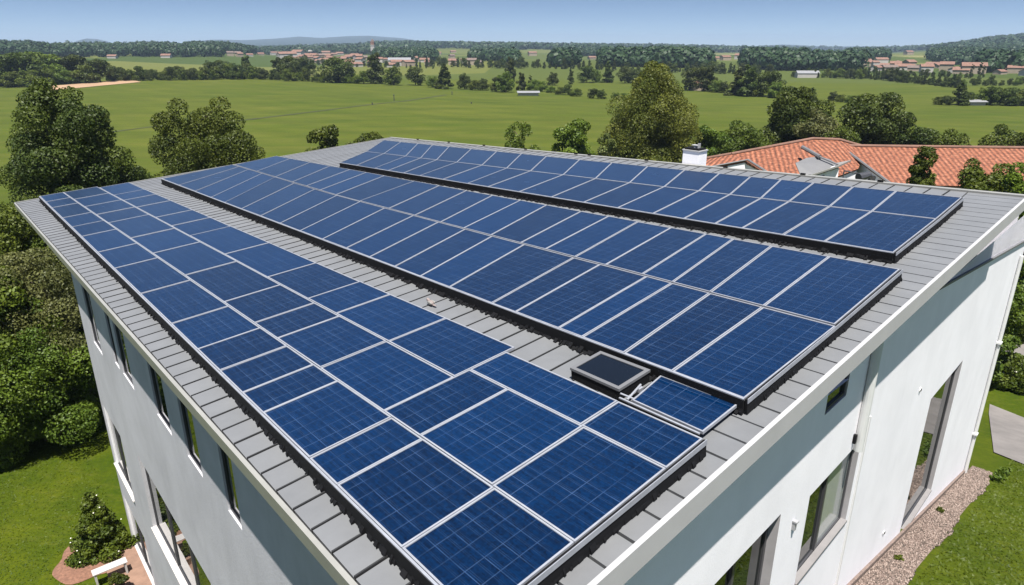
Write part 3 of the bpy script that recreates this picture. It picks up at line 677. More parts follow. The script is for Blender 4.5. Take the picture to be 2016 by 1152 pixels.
# roof window
T = thing('skylight', RP(2.0, 4.03, 0.02), 'small framed roof window with dark glass and a black kerb between two arrays', 'skylight')
q0 = [(1.60, 3.72), (2.42, 3.74), (2.42, 4.34), (1.60, 4.34)]
sk = lambda q, g: [tuple(p) for p in inset(q, g)]
mb = MB(); quadslab(mb, q0[::1], 0.016, 0.14); mb.build('kerb', M['black'], T)
mb = MB(); i_ = sk(q0, 0.045); o_ = sk(q0, -0.01)
for k in range(4):
    pq = [o_[k], o_[(k + 1) % 4], i_[(k + 1) % 4], i_[k]]; mb.hexa([RP(*p, 0.142) for p in pq] + [RP(*p, 0.175) for p in pq])
mb.build('skylight_frame', M['awn'], T)
mb = MB(); mb.face([RP(*p, 0.165) for p in (i_[::-1] if FLIP else i_)]); mb.build('pane', M['roofglass'], T)
mb = MB(); mb.tube(RP(1.49, 3.74, 0.06), RP(1.55, 4.09, 0.09), 0.014); mb.tube(RP(1.46, 3.82, 0.05), RP(1.58, 3.72, 0.12), 0.012); mb.box(RP(1.50, 4.0, 0.03), V, U, NR, 0, 0.05, 0, 0.08, 0, 0.05); mb.build('hinge_bracket', M['frame'], T)

# ------------------------------------------------------------------ pigeon on the roof
def blob(c, r, ax, n=10, m_=7):
    vs, fs = [], []
    for i in range(m_ + 1):
        th = math.pi * i / m_
        for j in range(n):
            ph = 2 * math.pi * j / n; vs.append(c + ax[0] * r[0] * math.sin(th) * math.cos(ph) + ax[1] * r[1] * math.sin(th) * math.sin(ph) + ax[2] * r[2] * math.cos(th))
    for i in range(m_):
        for j in range(n): fs.append((i * n + j, i * n + (j + 1) % n, (i + 1) * n + (j + 1) % n, (i + 1) * n + j))
    return vs, fs
b0 = RP(6.11, 4.05, 0.01)
bird = thing('pigeon', b0, 'small pale bird resting on the bare roof strip between the arrays', 'bird')
mb = MB()
for c, r in ((b0 + NR * 0.0578, (0.0884, 0.0442, 0.0442)), (b0 + V * 0.0748 + NR * 0.1020, (0.0306, 0.0272, 0.0286)), (b0 + V * 0.0476 + NR * 0.0816, (0.0340, 0.0306, 0.0408)), (b0 - V * 0.1088 + NR * 0.0408, (0.0612, 0.0238, 0.0102))):
    vs, fs = blob(c, r, (V, U, NR)); k = len(mb.v); mb.v += [tuple(v) for v in vs]
    for f in fs: mb.f.append(tuple(k + i for i in f)); mb.uv.append([(0, 0)] * 4); mb.mi.append(0)
mb.tube(b0 + V * 0.1020 + NR * 0.1020, b0 + V * 0.1292 + NR * 0.0952, 0.0082, 0.0020, 6)
for sgn in (-1, 1): mb.tube(b0 + U * 0.0136 * sgn, b0 + U * 0.0136 * sgn + NR * 0.0272, 0.0041, n=5)
mb.build('body', M['feather'], bird, smooth=True)
mb = MB()
for sgn in (-1, 1):
    vs, fs = blob(b0 - V * 0.0204 + NR * 0.0680 + U * sgn * 0.0374, (0.0748, 0.0122, 0.0306), (V, U, NR), 8, 5); k = len(mb.v); mb.v += [tuple(v) for v in vs]
    for f in fs: mb.f.append(tuple(k + i for i in f)); mb.uv.append([(0, 0)] * 4); mb.mi.append(0)
mb.build('wings', M['trim'], bird, smooth=True)

# ------------------------------------------------------------------ foliage
def ico_core(r=1.0):
    t = (1 + 5 ** 0.5) / 2
    v = np.array([(-1, t, 0), (1, t, 0), (-1, -t, 0), (1, -t, 0), (0, -1, t), (0, 1, t), (0, -1, -t), (0, 1, -t), (t, 0, -1), (t, 0, 1), (-t, 0, -1), (-t, 0, 1)], float)
    v /= np.linalg.norm(v[0]); f = np.array([(0, 11, 5), (0, 5, 1), (0, 1, 7), (0, 7, 10), (0, 10, 11), (1, 5, 9), (5, 11, 4), (11, 10, 2), (10, 7, 6), (7, 1, 8), (3, 9, 4), (3, 4, 2), (3, 2, 6), (3, 6, 8), (3, 8, 9), (4, 9, 5), (2, 4, 11), (6, 2, 10), (8, 6, 7), (9, 8, 1)])
    return v * r, f
def leaves(centres, radii, n, size, rng, flat=0.8, up=0.35, asp=0.62):
    """n leaf quads spread over clump spheres; returns verts, faces, tint"""
    w_ = radii ** 2; w_ = w_ / w_.sum(); ci = rng.choice(len(centres), n, p=w_)
    d = rng.normal(size=(n, 3)); d[:, 2] += up; d /= np.linalg.norm(d, axis=1)[:, None]
    rad = rng.random(n) ** 0.33
    rad = 0.45 + 0.62 * rad
    p = centres[ci] + d * (radii[ci] * rad)[:, None] * np.array([1, 1, flat])
    nrm = d + rng.normal(size=(n, 3)) * 0.75; nrm /= np.linalg.norm(nrm, axis=1)[:, None]
    a = np.cross(nrm, rng.normal(size=(n, 3))); a /= np.linalg.norm(a, axis=1)[:, None]; b = np.cross(nrm, a)
    s_ = size * (0.6 + 0.8 * rng.random(n))[:, None]
    q = np.stack([p - a * s_, p - b * s_ * asp, p + a * s_, p + b * s_ * asp], 1).reshape(-1, 3)
    f = np.arange(4 * n).reshape(n, 4)
    tc = rng.random(len(centres)); ti = np.clip(0.55 * tc[ci] + 0.45 * rng.random(n) , 0, 1)
    return q, f, np.repeat(ti, 4)
def crown_centres(shape, nc, rng, H, Rr, base):
    """clump centres and radii within a crown envelope from z=base to z=H"""
    cs, rs = [], []; seed_ph = rng.random() * 6.0
    for k in range(nc):
        u = (k + rng.random()) / nc
        if shape == 'cone':
            zz = base + (H - base) * (u ** 1.25); prof = (1 - ((zz - base) / (H - base))) ** 0.95 * 0.97 + 0.03
        elif shape == 'tower':
            zz = base + (H - base) * (u ** 1.1); fz = (zz - base) / (H - base); prof = min(1.0, 1.28 * (1 - fz) ** 0.62) * (1 + 0.14 * math.sin(fz * 11 + seed_ph)) + 0.03
        elif shape == 'column':
            zz = base + (H - base) * u; prof = (math.sin(math.pi * min(1, 0.12 + 0.88 * (1 - (zz - base) / (H - base)))) ** 0.5) if zz < H else 0.1; prof = 0.35 + 0.65 * max(0, 1 - abs((zz - base) / (H - base) - 0.35) * 1.35)
        else:
            x = rng.random(); zz = base + (H - base) * (0.08 + 0.9 * x); e = ((zz - base) / (H - base) - 0.42) / 0.6; prof = math.sqrt(max(0.06, 1 - e * e))
        an = rng.random() * 2 * math.pi; rr_ = Rr * prof * (0.45 + 0.5 * math.sqrt(rng.random())) * rng.uniform(0.8, 1.12)
        cr = Rr * rng.uniform(0.22, 0.40) * ((0.35 + 0.65 * prof) if shape in ('cone', 'tower') else (0.6 + 0.4 * prof))
        cs.append((rr_ * math.cos(an), rr_ * math.sin(an), zz - cr * 0.3)); rs.append(cr)
    # inner mass so that the middle of the crown is closed
    for k in range(max(3, nc // 6)):
        f_ = (k + 0.5) / max(3, nc // 6); zz = base + (H - base) * (0.15 + 0.7 * f_); pr = (1 - f_) if shape in ('cone', 'tower') else 0.75
        cs.append((rng.normal() * Rr * 0.1, rng.normal() * Rr * 0.1, zz)); rs.append(Rr * (0.42 if shape != 'tower' else 0.34) * (0.45 + 0.55 * pr))
    return np.array(cs), np.array(rs)
def make_tree(shape, seed, H, Rr, nc, nl, ls, base=None, mat_=None, trunk_r=None, limbs=True):
    """unit meshes (trunk, crown) with the base at the origin"""
    rng = np.random.default_rng(seed); base = H * 0.14 if base is None else base
    cs, rs = crown_centres(shape, nc, rng, H, Rr, base)
    q, f, ti = leaves(cs, rs, nl, ls, rng)
    cm = np_mesh('crown', q, f, mat_, ti)
    tr = trunk_r or H * 0.022; mb = MB(); z = 0.0; x = y = 0.0; k = 6 if limbs else 3
    for i in range(k):
        z2 = H * 0.86 * (i + 1) / k; x2 = x + rng.normal() * tr * 0.6; y2 = y + rng.normal() * tr * 0.6
        mb.tube((x, y, z), (x2, y2, z2), tr * (1 - i / (k + 1)) * (1.25 if i == 0 else 1), tr * (1 - (i + 1) / (k + 1)), 8, caps=False); x, y, z = x2, y2, z2
    if limbs:
        for i in rng.choice(len(cs), min(len(cs), 14), replace=False):
            c = cs[i]; z0 = max(base * 0.7, c[2] - 0.55 * math.hypot(c[0], c[1]) - 0.3); mb.tube((0, 0, z0), tuple(c), tr * 0.38, tr * 0.08, 5, caps=False)
    tm = mb.mesh('trunk', M['bark'])
    return tm, cm
def place_tree(meshes, loc, sc, rz, name, label, cat='tree', group=None, sxy=None):
    T = thing(name, (loc[0], loc[1], loc[2] - 0.05), label, cat, group, rz)
    T.scale = ((sxy or sc), (sxy or sc), sc)
    link('trunk', meshes[0], T); link('crown', meshes[1], T); return T
def top_h(px, py, loc):
    """height above ground of a point seen at row py at the plan position loc"""
    d = ray(px, py); r = math.hypot(loc[0], loc[1]); return CAMZ + r * d[2] / math.hypot(d[0], d[1]) - loc[2]
def at(px, r):
    """plan position at distance r (metres) below pixel column px (taken at mid-height)"""
    x = (px - 1008); y = FPX * CP + 250 * SP; k = r / math.hypot(x, y); return np.array([x * k, y * k])
def big_tree(px, ptop, r, wpx, shape, seed, mat_, label, name, nc=46, nl=26000, ls=None, base=None, group=None):
    xy = at(px, r); z = float(hgt(*xy)); loc = (xy[0], xy[1], z); d = ray(px, ptop)
    # correct column for the height at which the crown is seen
    k = r / math.hypot(d[0], d[1]); loc = (d[0] * k, d[1] * k, float(hgt(d[0] * k, d[1] * k)))
    H = CAMZ + k * d[2] - loc[2]; R_ = wpx / 2 / FPX * math.hypot(r, CAMZ - H / 2) * 0.92
    ls = ls or 0.0052 * r ** 0.8 * 0.55
    ms = make_tree(shape, seed, H, R_, nc, nl, ls, base, mat_)
    return place_tree(ms, loc, 1.0, 0.0, name, label)

# near trees on the left
big_tree(95, 163, 58, 250, 'tower', 21, M['leafB'], 'tall broad dark evergreen at the left edge in front of the field', 'evergreen_tree', 90, 140000, 0.088, 1.5)
big_tree(388, 186, 62, 190, 'round', 22, M['leafA'], 'rounded olive green tree behind the far left roof corner', 'broadleaf_tree', 70, 95000, 0.085, 1.0)
big_tree(462, 236, 66, 60, 'round', 33, M['leafA'], 'smaller olive green tree beside the rounded tree', 'broadleaf_tree', 40, 16000, 0.11, 1.0)
big_tree(35, 395, 40, 230, 'round', 23, M['leafC'], 'fresh green tree low at the left edge below the tall evergreen', 'broadleaf_tree', 70, 90000, 0.062, 0.5)
big_tree(118, 455, 39, 170, 'round', 24, M['leafA'], 'olive bushy tree next to the eave corner of the white house', 'broadleaf_tree', 60, 70000, 0.065, 0.5)
big_tree(50, 505, 35, 210, 'round', 25, M['leafE'], 'greyish green loose tree at the left edge', 'broadleaf_tree', 60, 80000, 0.055, 0.3)
big_tree(35, 640, 33.5, 200, 'round', 26, M['leafC'], 'bright green lowest tree at the left edge over the lawn', 'broadleaf_tree', 60, 80000, 0.055, 0.2)
big_tree(-60, 540, 34, 200, 'round', 27, M['leafA'], 'olive green tree cut by the left edge of the picture', 'broadleaf_tree', 50, 30000, 0.08, 0.2)
big_tree(128, 560, 37, 90, 'round', 28, M['leafA'], 'olive shrub-like tree close to the grey side wall', 'broadleaf_tree', 40, 24000, 0.08, 0.2)
big_tree(645, 246, 74, 105, 'round', 29, M['leafA'], 'small olive tree showing over the far roof edge', 'broadleaf_tree', 40, 15000, 0.13, 0.6)
big_tree(725, 262, 78, 90, 'round', 30, M['leafA'], 'low bush just behind the far roof corner', 'broadleaf_tree', 36, 11000, 0.13, 0.5)
# behind the ridge
big_tree(1023, 238, 72, 74, 'round', 31, M['leafA'], 'thin sparse tree standing alone behind the roof edge', 'broadleaf_tree', 40, 7000, 0.10, 0.6)
big_tree(1130, 236, 76, 98, 'round', 32, M['leafA'], 'small round tree left of the tall golden green tree', 'broadleaf_tree', 50, 20000, 0.13, 0.6)
big_tree(1192, 262, 74, 60, 'round', 34, M['leafE'], 'greyish sparse shrub at the foot of the tall golden green tree', 'broadleaf_tree', 26, 6000, 0.12, 0.3)
big_tree(1293, 124, 92, 180, 'tower', 35, M['leafD'], 'tallest tree of the view with golden green drooping crown', 'tall_tree', 150, 150000, 0.10, 1.0)
big_tree(1400, 248, 96, 80, 'round', 36, M['leafA'], 'dark green tree right of the tall golden green tree', 'broadleaf_tree', 40, 15000, 0.13, 0.5)
big_tree(1460, 240, 98, 110, 'round', 37, M['leafC'], 'fresh green bushy tree behind the chimney side of the red roofs', 'broadleaf_tree', 46, 20000, 0.13, 0.4)
big_tree(1575, 173, 104, 125, 'round', 38, M['leafB'], 'large dark tree behind the top of the first red roof', 'broadleaf_tree', 60, 34000, 0.15, 0.6)
big_tree(1625, 216, 97, 90, 'round', 39, M['leafE'], 'pale feathery tree in front of the large dark tree', 'broadleaf_tree', 40, 14000, 0.13, 0.4)
big_tree(1735, 180, 102, 125, 'round', 40, M['leafB'], 'dark pine-like tree left of the long red roof', 'pine_tree', 60, 34000, 0.15, 0.6)
big_tree(1660, 250, 96, 90, 'round', 41, M['leafC'], 'low fresh green bush above the joint of the red roofs', 'bush', 36, 12000, 0.12, 0.2)
big_tree(1815, 238, 100, 90, 'round', 42, M['leafB'], 'dark rounded bush behind the long red roof', 'bush', 36, 14000, 0.13, 0.2)
big_tree(1880, 252, 100, 80, 'round', 43, M['leafA'], 'small olive bush behind the long red roof', 'bush', 30, 10000, 0.13, 0.2)
big_tree(1990, 246, 100, 90, 'round', 44, M['leafC'], 'green bush behind the long red roof at the right edge', 'bush', 36, 13000, 0.13, 0.2)
# in front of the red roofs
big_tree(1826, 290, 50, 62, 'column', 45, M['leafA'], 'slender tree standing in front of the long red roof', 'broadleaf_tree', 150, 34000, 0.075, 0.5)
big_tree(1945, 312, 46, 120, 'round', 46, M['leafC'], 'leafy tree in front of the right end of the long red roof', 'broadleaf_tree', 120, 52000, 0.075, 0.5)
big_tree(2030, 318, 44, 90, 'round', 47, M['leafA'], 'leafy tree cut by the right edge below the red roof', 'broadleaf_tree', 100, 36000, 0.075, 0.5)
# right edge beside the wing
big_tree(2010, 420, 40, 90, 'round', 48, M['leafC'], 'dense green shrub behind the corner of the white wing', 'bush', 50, 22000, 0.075, 0.2)

# bush by the side wall with white flowers, on a mulch bed
bb = G(203, 1088)
rngb = np.random.default_rng(5)
ms = make_tree('cone', 50, 2.9, 1.15, 60, 26000, 0.055, 0.15, M['leafC'], 0.05)
bush = place_tree(ms, bb, 0.86, 0.3, 'flowering_bush', 'cone-shaped green bush with a few white flowers against the grey side wall', 'bush')
fb = MB()
for k in range(12):
    an = rngb.random() * 6.28; zz = rngb.uniform(0.4, 2.7); r_ = (1 - zz / 2.9) ** 0.75 * 1.2 + 0.08
    vs, fs = blob(np.array([r_ * math.cos(an), r_ * math.sin(an), zz]), (0.028, 0.028, 0.02), (np.array([1, 0, 0]), np.array([0, 1, 0]), Z), 6, 4); k0 = len(fb.v); fb.v += [tuple(v) for v in vs]
    for f in fs: fb.f.append(tuple(k0 + i for i in f)); fb.uv.append([(0, 0)] * 4); fb.mi.append(0)
link('flowers', fb.mesh('flowers', M['flower']), bush)
mb = MB(); n_ = 40; ring = []
for k in range(n_):
    an = 2 * math.pi * k / n_; r_ = 1.25 + 0.12 * math.sin(3 * an + 1) + 0.05 * math.sin(7 * an); ring.append((bb[0] - 0.15 + r_ * math.cos(an), bb[1] - 0.15 + r_ * math.sin(an)))
rp = [np.array([x, y, float(hgt(x, y)) + 0.02]) for x, y in ring]; rin = [np.array([bb[0] + (p[0] - bb[0]) * 0.8, bb[1] + (p[1] - bb[1]) * 0.8, p[2] + 0.07]) for p in rp]
for k in range(n_):
    k2 = (k + 1) % n_; mb.face([rp[k], rp[k2], rin[k2], rin[k]])
mb.face(rin); tag(mb.build('mulch_bed', M['mulch']), kind='structure')
# patio with a low white bench-like beam next to it
pc = [G(200, 1098)[:2], G(262, 1070)[:2], G(330, 1190)[:2], G(235, 1200)[:2]]
pm = MB(); zt = 0.62
pm.hexa([p3(p, 0.1) for p in pc] + [p3(p, zt) for p in pc]); tag(pm.build('patio', M['patio']), kind='structure')
pb = G(222, 1142); e1 = p3(-nL, 0); e1 = e1 / np.linalg.norm(e1)
tb = thing('garden_table', (pb[0], pb[1], zt), 'small pale wooden garden table on the reddish patio', 'garden table', rz=0)
o_ = np.array([pb[0], pb[1], zt]); f1 = p3(dL, 0)
mb = MB()
for k in range(4): mb.box(o_, e1, f1, Z, -0.5, 0.5, -0.16 + k * 0.08, -0.09 + k * 0.08, 0.42, 0.45)
mb.build('table_top', M['reveal'], tb)
for sx in (-0.46, 0.40):
    for sy in (-0.14, 0.09): mb = MB(); mb.box(o_, e1, f1, Z, sx, sx + 0.06, sy, sy + 0.06, 0.0, 0.419); mb.build('leg', M['reveal'], tb)
pl = G(238, 1165); ms = make_tree('round', 51, 0.55, 0.25, 10, 1500, 0.04, 0.2, M['leafB'], 0.03)
pt_ = thing('potted_plant', (pl[0] + 0.1, pl[1] - 0.15, zt), 'dark green plant in a clay pot beside the garden table', 'potted plant')
mb = MB(); mb.tube((0, 0, 0), (0, 0, 0.28), 0.12, 0.17, 14); link('pot', mb.mesh('pot', M['patio']), pt_); c_ = link('foliage', ms[1], pt_, (0, 0, 0.15))

# gravel strip along the front wall: bed + loose stones
gb = [PR + dR * 2 + nR * 0.07, PR + dR * (LW + 0.6) + nR * 0.07, PR + dR * (LW + 0.6) + nR * 0.72, PR + dR * 2 + nR * 0.72]
o = drape('gravel_bed', None, M['gravel'], 0.025, 20, corners=gb); tag(o, kind='structure')
ng = 15000; rg = np.random.default_rng(9)
ga = rg.uniform(3.0, LW + 0.6, ng); edge = 0.66 + 0.06 * np.sin(ga * 1.3) + 0.02 * np.sin(ga * 5.3); go_ = 0.09 + rg.random(ng) * edge
gp = PR[None, :] + dR[None, :] * ga[:, None] + nR[None, :] * go_[:, None]; gzz = hgt(gp[:, 0], gp[:, 1]) + 0.03
cv, cf = ico_core(); ov = np.array([(1, 0, 0), (-1, 0, 0), (0, 1, 0), (0, -1, 0), (0, 0, 1), (0, 0, -1)], float); of = np.array([(0, 2, 4), (2, 1, 4), (1, 3, 4), (3, 0, 4), (2, 0, 5), (1, 2, 5), (3, 1, 5), (0, 3, 5)])
sz = rg.uniform(0.012, 0.030, (ng, 1, 1)) * rg.uniform(0.7, 1.3, (ng, 1, 3))
vx = ov[None] * sz + np.stack([gp[:, 0], gp[:, 1], gzz], 1)[:, None, :]; fx = of[None] + (np.arange(ng) * 6)[:, None, None]
def pebble_mat():
    m, t, p = mat('pebbles'); g = N(t, 'ShaderNodeNewGeometry'); cr = N(t, 'ShaderNodeValToRGB'); e = cr.color_ramp.elements
    e[0].color = (0.05, 0.04, 0.032, 1); e[1].color = (0.30, 0.235, 0.20, 1); q = e.new(0.5); q.color = (0.16, 0.115, 0.095, 1)
    t.links.new(g.outputs['Random Per Island'], cr.inputs[0]); t.links.new(cr.outputs[0], p.inputs['Base Color']); p.inputs['Roughness'].default_value = 0.9; return m
o = link('gravel', np_mesh('gravel', vx.reshape(-1, 3), fx.reshape(-1, 3), pebble_mat())); tag(o, 'pinkish grey gravel strip along the foot of the white wall', 'gravel', kind='stuff')

# lawn grass: short blades where the lawn shows close to the camera
def grass(name, pts, lab, hgt_=0.05, seed=1):
    n = len(pts); r = np.random.default_rng(seed); z = hgt(pts[:, 0], pts[:, 1]); an = r.random(n) * 6.283; hh = hgt_ * (0.5 + r.random(n)); wd = 0.028 + 0.02 * r.random(n)
    dx, dy = np.cos(an) * wd, np.sin(an) * wd; lx, ly = r.normal(size=n) * 0.05, r.normal(size=n) * 0.05
    q = np.stack([np.stack([pts[:, 0] - dx, pts[:, 1] - dy, z - 0.01], 1), np.stack([pts[:, 0] + dx, pts[:, 1] + dy, z - 0.01], 1), np.stack([pts[:, 0] + lx, pts[:, 1] + ly, z + hh], 1)], 1)
    ti = 0.5 + 0.25 * np.sin(pts[:, 0] * 0.9 + 2 * np.sin(pts[:, 1] * 0.5)) + 0.25 * r.normal(size=n) * 0.8
    o = link(name, np_mesh(name, q.reshape(-1, 3), np.arange(3 * n).reshape(n, 3), M['blade'], np.repeat(np.clip(ti, 0, 1), 3))); tag(o, lab, 'grass', kind='stuff')
M['blade'] = leaf_mat('grass_blades', (0.046, 0.074, 0.003), (0.088, 0.116, 0.005), 0.4)
rg = np.random.default_rng(17)
L0 = PL + nL * 0.1
aL = rg.uniform(4, 34, 80000); oL_ = rg.uniform(0.05, 20, 80000); ptsL = L0[None] + dL[None] * aL[:, None] + nL[None] * oL_[:, None]
ptsL = ptsL[np.hypot(ptsL[:, 0] - bb[0] + 0.15, ptsL[:, 1] - bb[1] + 0.15) > 1.3]
grass('grass', ptsL, 'short green lawn grass left of the house', 0.028, 3)
aR = rg.uniform(2, 27, 60000); oR = 0.85 + rg.uniform(0.0, 8.5, 60000); ptsR = PR[None] + dR[None] * aR[:, None] + nR[None] * oR[:, None]
# driveway and garden path
dq = [(1948, 797), (2016, 824), (2016, 916), (1956, 892)]
dcor = [G(*q)[:2] for q in dq]; dcor[1] = dcor[0] + (dcor[1] - dcor[0]) * 5; dcor[2] = dcor[3] + (dcor[2] - dcor[3]) * 5; tag(drape('driveway', None, M['asphalt'], 0.045, 40, corners=dcor), kind='structure')
pcor = [G(*q)[:2] for q in [(1962, 664), (2080, 682), (2080, 716), (1962, 690)]]; pcor[1] = pcor[0] + (pcor[1] - pcor[0]) * 3; pcor[2] = pcor[3] + (pcor[2] - pcor[3]) * 3; tag(drape('path', None, M['asphalt'], 0.045, 24, corners=pcor), kind='structure')
def inside(pts, poly):
    c = np.zeros(len(pts), bool); j = len(poly) - 1
    for i in range(len(poly)):
        xi, yi = poly[i]; xj, yj = poly[j]
        cond = ((yi > pts[:, 1]) != (yj > pts[:, 1])) & (pts[:, 0] < (xj - xi) * (pts[:, 1] - yi) / (yj - yi + 1e-12) + xi); c ^= cond; j = i
    return c
ptsR = ptsR[~inside(ptsR, dcor)]
grass('grass', ptsR, 'short green lawn grass right of the white wall', 0.028, 4)
# small weeds against the gravel
for k, (a_, o_2) in enumerate(((12.6, 0.35), (22.4, 0.85), (22.9, 1.05), (17.0, 0.3))):
    p = PR + dR * a_ + nR * o_2; ms = make_tree('round', 60 + k, 0.42 if k in (1, 2) else 0.16, 0.24 if k in (1, 2) else 0.10, 8, 400, 0.05 if k in (1, 2) else 0.025, 0.02, M['leafC'], 0.012, False)
    place_tree(ms, (p[0], p[1], float(hgt(*p)) + 0.05), 1.0, 0, 'weed_plant', ['tiny weed in the gravel near the middle of the white wall', 'leafy plant at the far end of the gravel strip', 'outermost leafy plant at the far end of the gravel strip', 'tiny weed below the tall window'][k], 'plant')
# flowering hedge and shrubs at the right edge
hedge = []
for k, (px, py, hh, wd, lf) in enumerate(((1978, 752, 1.5, 1.1, 'leafC'), (2002, 758, 1.6, 1.2, 'leafA'), (2030, 766, 1.6, 1.2, 'leafC'), (1990, 660, 2.0, 1.5, 'leafA'), (2020, 664, 2.2, 1.6, 'leafC'), (1984, 585, 1.8, 1.6, 'leafB'), (2012, 590, 2.2, 1.8, 'leafC'), (1998, 520, 3.4, 2.0, 'leafB'), (2028, 524, 3.4, 2.2, 'leafA'), (2016, 480, 4.0, 2.2, 'leafC'))):
    g = G(px, py); ms = make_tree('round', 70 + k, hh, wd, 26, 9000, 0.07, 0.05, M[lf], 0.03)
    lab = ['flowering hedge bush nearest the white wing, beside the driveway lawn', 'flowering hedge bush in the middle of the hedge by the driveway', 'flowering hedge bush at the right edge by the driveway', 'low bush beyond the garden path next to the wing', 'bush beyond the garden path at the right edge', 'dark shrub on the upper lawn next to the wing', 'green shrub on the upper lawn at the right edge', 'tall dark shrub farther back beside the wing', 'tall olive shrub farther back at the right edge', 'topmost green shrub beside the wing parapet'][k]
    T = place_tree(ms, g, 1.0, k * 0.7, 'garden_bush', lab, 'bush')
    if k < 5:
        fb = MB(); rf = random.Random(k)
        for _ in range(16):
            an = rf.random() * 6.28; zz = hh * rf.uniform(0.45, 0.95); r_ = wd * (1.02 - 0.6 * (zz / hh) ** 2); c = np.array([r_ * math.cos(an), r_ * math.sin(an), zz])
            vs, fs = blob(c, (0.06, 0.06, 0.04), (np.array([1, 0, 0]), np.array([0, 1, 0]), Z), 6, 4); k0 = len(fb.v); fb.v += [tuple(v) for v in vs]
            for f in fs: fb.f.append(tuple(k0 + i for i in f)); fb.uv.append([(0, 0)] * 4); fb.mi.append(0)
        link('flowers', fb.mesh('flowers', M['flower']), T)

# ------------------------------------------------------------------ red-roofed house behind
def zp(px, py, z):
    d = ray(px, py); return O3 + d * ((z - CAMZ) / d[2])
def zq(px, py, R):
    d = ray(px, py); return O3 + d * (R / math.hypot(d[0], d[1]))
RH = thing('villa', (38.0, 66.0, 0.5), 'white villa with terracotta tiled roofs behind the upper edge of the metal roof', 'house')
def roofquad(mb, pts, th=0.22, uv0=(0, 0)):
    pts = [np.array(p, float) for p in pts]; n = np.cross(pts[1] - pts[0], pts[2] - pts[0]); n /= np.linalg.norm(n)
    if n[2] < 0: pts = pts[::-1]; n = -n
    # UV in metres: u along the horizontal direction, v along the fall
    hx = np.cross(Z, n); hx /= np.linalg.norm(hx); hy = np.cross(n, hx); uv = [((p - pts[0]) @ hx, (p - pts[0]) @ hy) for p in pts]
    mb.face(pts, uv); low = [p - n * th for p in pts]; mb.face(low[::-1], uv[::-1])
    for i in range(len(pts)):
        j = (i + 1) % len(pts); mb.face([pts[j], pts[i], low[i], low[j]], [(0, 0)] * 4)
# long wing on the right
r0 = zq(1655, 288, 81.0); r1 = zq(2016, 277, 89.0); e0 = zq(1757, 364, 75.0)
ext = (r1 - r0); ext[2] = 0; ext = ext / np.linalg.norm(ext); r1 = r0 + ext * 32.0; e1_ = e0 + ext * 32.0
bk0 = 2 * r0 - e0; bk0[2] = e0[2]; bk1 = bk0 + ext * 32.0
mb = MB(); roofquad(mb, [r0, r1, e1_, e0]); roofquad(mb, [r0 + (0, 0, -0.004), bk0, bk1, r1 + (0, 0, -0.004)])
mb.build('roof', M['tiles'], RH, uv=True)
mb = MB(); mb.tube(r0 + Z * 0.05, r1 + Z * 0.05, 0.17, n=8); mb.build('ridge_tiles', M['hroof1'], RH)
mb = MB(); i_n = (r0 + bk0) / 2
fa = e0 + (r0 - e0) * 0.05 - Z * 0.27 + ext * 0.25; ba = bk0 + (r0 - bk0) * 0.05 - Z * 0.27 + ext * 0.25; ra = r0 - Z * 0.30 + ext * 0.25
fb_, bb_, rb_ = fa + ext * 31.3, ba + ext * 31.3, ra + ext * 31.3
gz0 = lambda q: np.array([q[0], q[1], -0.3])
for poly in ([gz0(fa), fa, ra, ba, gz0(ba)], [gz0(fb_), gz0(bb_), bb_, rb_, fb_], [gz0(fa), gz0(fb_), fb_, fa], [gz0(ba), ba, bb_, gz0(bb_)]): mb.face(poly)
mb.build('wall', M['white'], RH)
mb = MB(); mb.tube(r0 + Z * 0.02 - ext * 0.06, e0 + Z * 0.02 - ext * 0.06, 0.13, n=6); mb.build('verge_board', M['awn'], RH)
# left part: roof falling to the left, with a small cross gable
k0 = zq(1600, 274, 80); k1 = zq(1652, 276, 81); k2_ = zq(1705, 291, 82.5); k3 = zq(1440, 304, 75); k4 = zq(1360, 318, 76)
m0 = zq(1472, 315, 73.5); m1 = zq(1530, 352, 71.5); m2_ = zq(1600, 366, 71.5); m3_ = zq(1690, 332, 77.5); m4 = zq(1352, 338, 72.5)
mb = MB()
for poly in ([m1, k0, k3], [m1, k3, m0], [m2_, k0, m1], [m2_, m3_, k1, k0], [m3_, k2_, k1], [m4, m0, k3, k4]): roofquad(mb, poly)
bkA = k0 + np.array([0.5, 6.5, -2.2]); bkB = k4 + np.array([1.0, 5.0, -1.2]); bkC = k2_ + np.array([0.5, 5.5, -1.6])
for poly in ([k3, k0, bkA], [k3, bkA, bkB], [k4, k3, bkB], [k0, k1, bkA], [k1, k2_, bkC], [k1, bkC, bkA]): roofquad(mb, [np.array(q) - Z * 0.004 for q in poly])
mb.build('roof', M['tiles'], RH, uv=True)
mb = MB()
for a, b in ((k4, k3), (k3, k0), (k0, k1), (k1, k2_)): mb.tube(a + Z * 0.05, b + Z * 0.05, 0.16, n=8)
mb.build('ridge_tiles', M['hroof1'], RH)
mb = MB()
chain = [m4, m0, m1, m2_, m3_]; cin = [k3, k3, k0, k0, k1]
for i in range(len(chain) - 1):
    a = chain[i] + (cin[i] - chain[i]) * 0.05 - Z * 0.27; b = chain[i + 1] + (cin[i + 1] - chain[i + 1]) * 0.05 - Z * 0.27
    n = np.cross(b - a, Z); n = n / np.linalg.norm(n); n = n if n[1] < 0 else -n
    mb.hexa([gz0(a), gz0(b), gz0(b - n * 0.3), gz0(a - n * 0.3), a, b, b - n * 0.3, a - n * 0.3])
mb.build('wall', M['white'], RH); mb = MB()
a, b = bkB - Z * 0.3, bkA - Z * 0.3; mb.hexa([gz0(a), gz0(b), gz0(b - np.array([0, .3, 0])), gz0(a - np.array([0, .3, 0])), a, b, b - np.array([0, .3, 0]), a - np.array([0, .3, 0])])
mb.build('rear_wall', M['white'], RH)
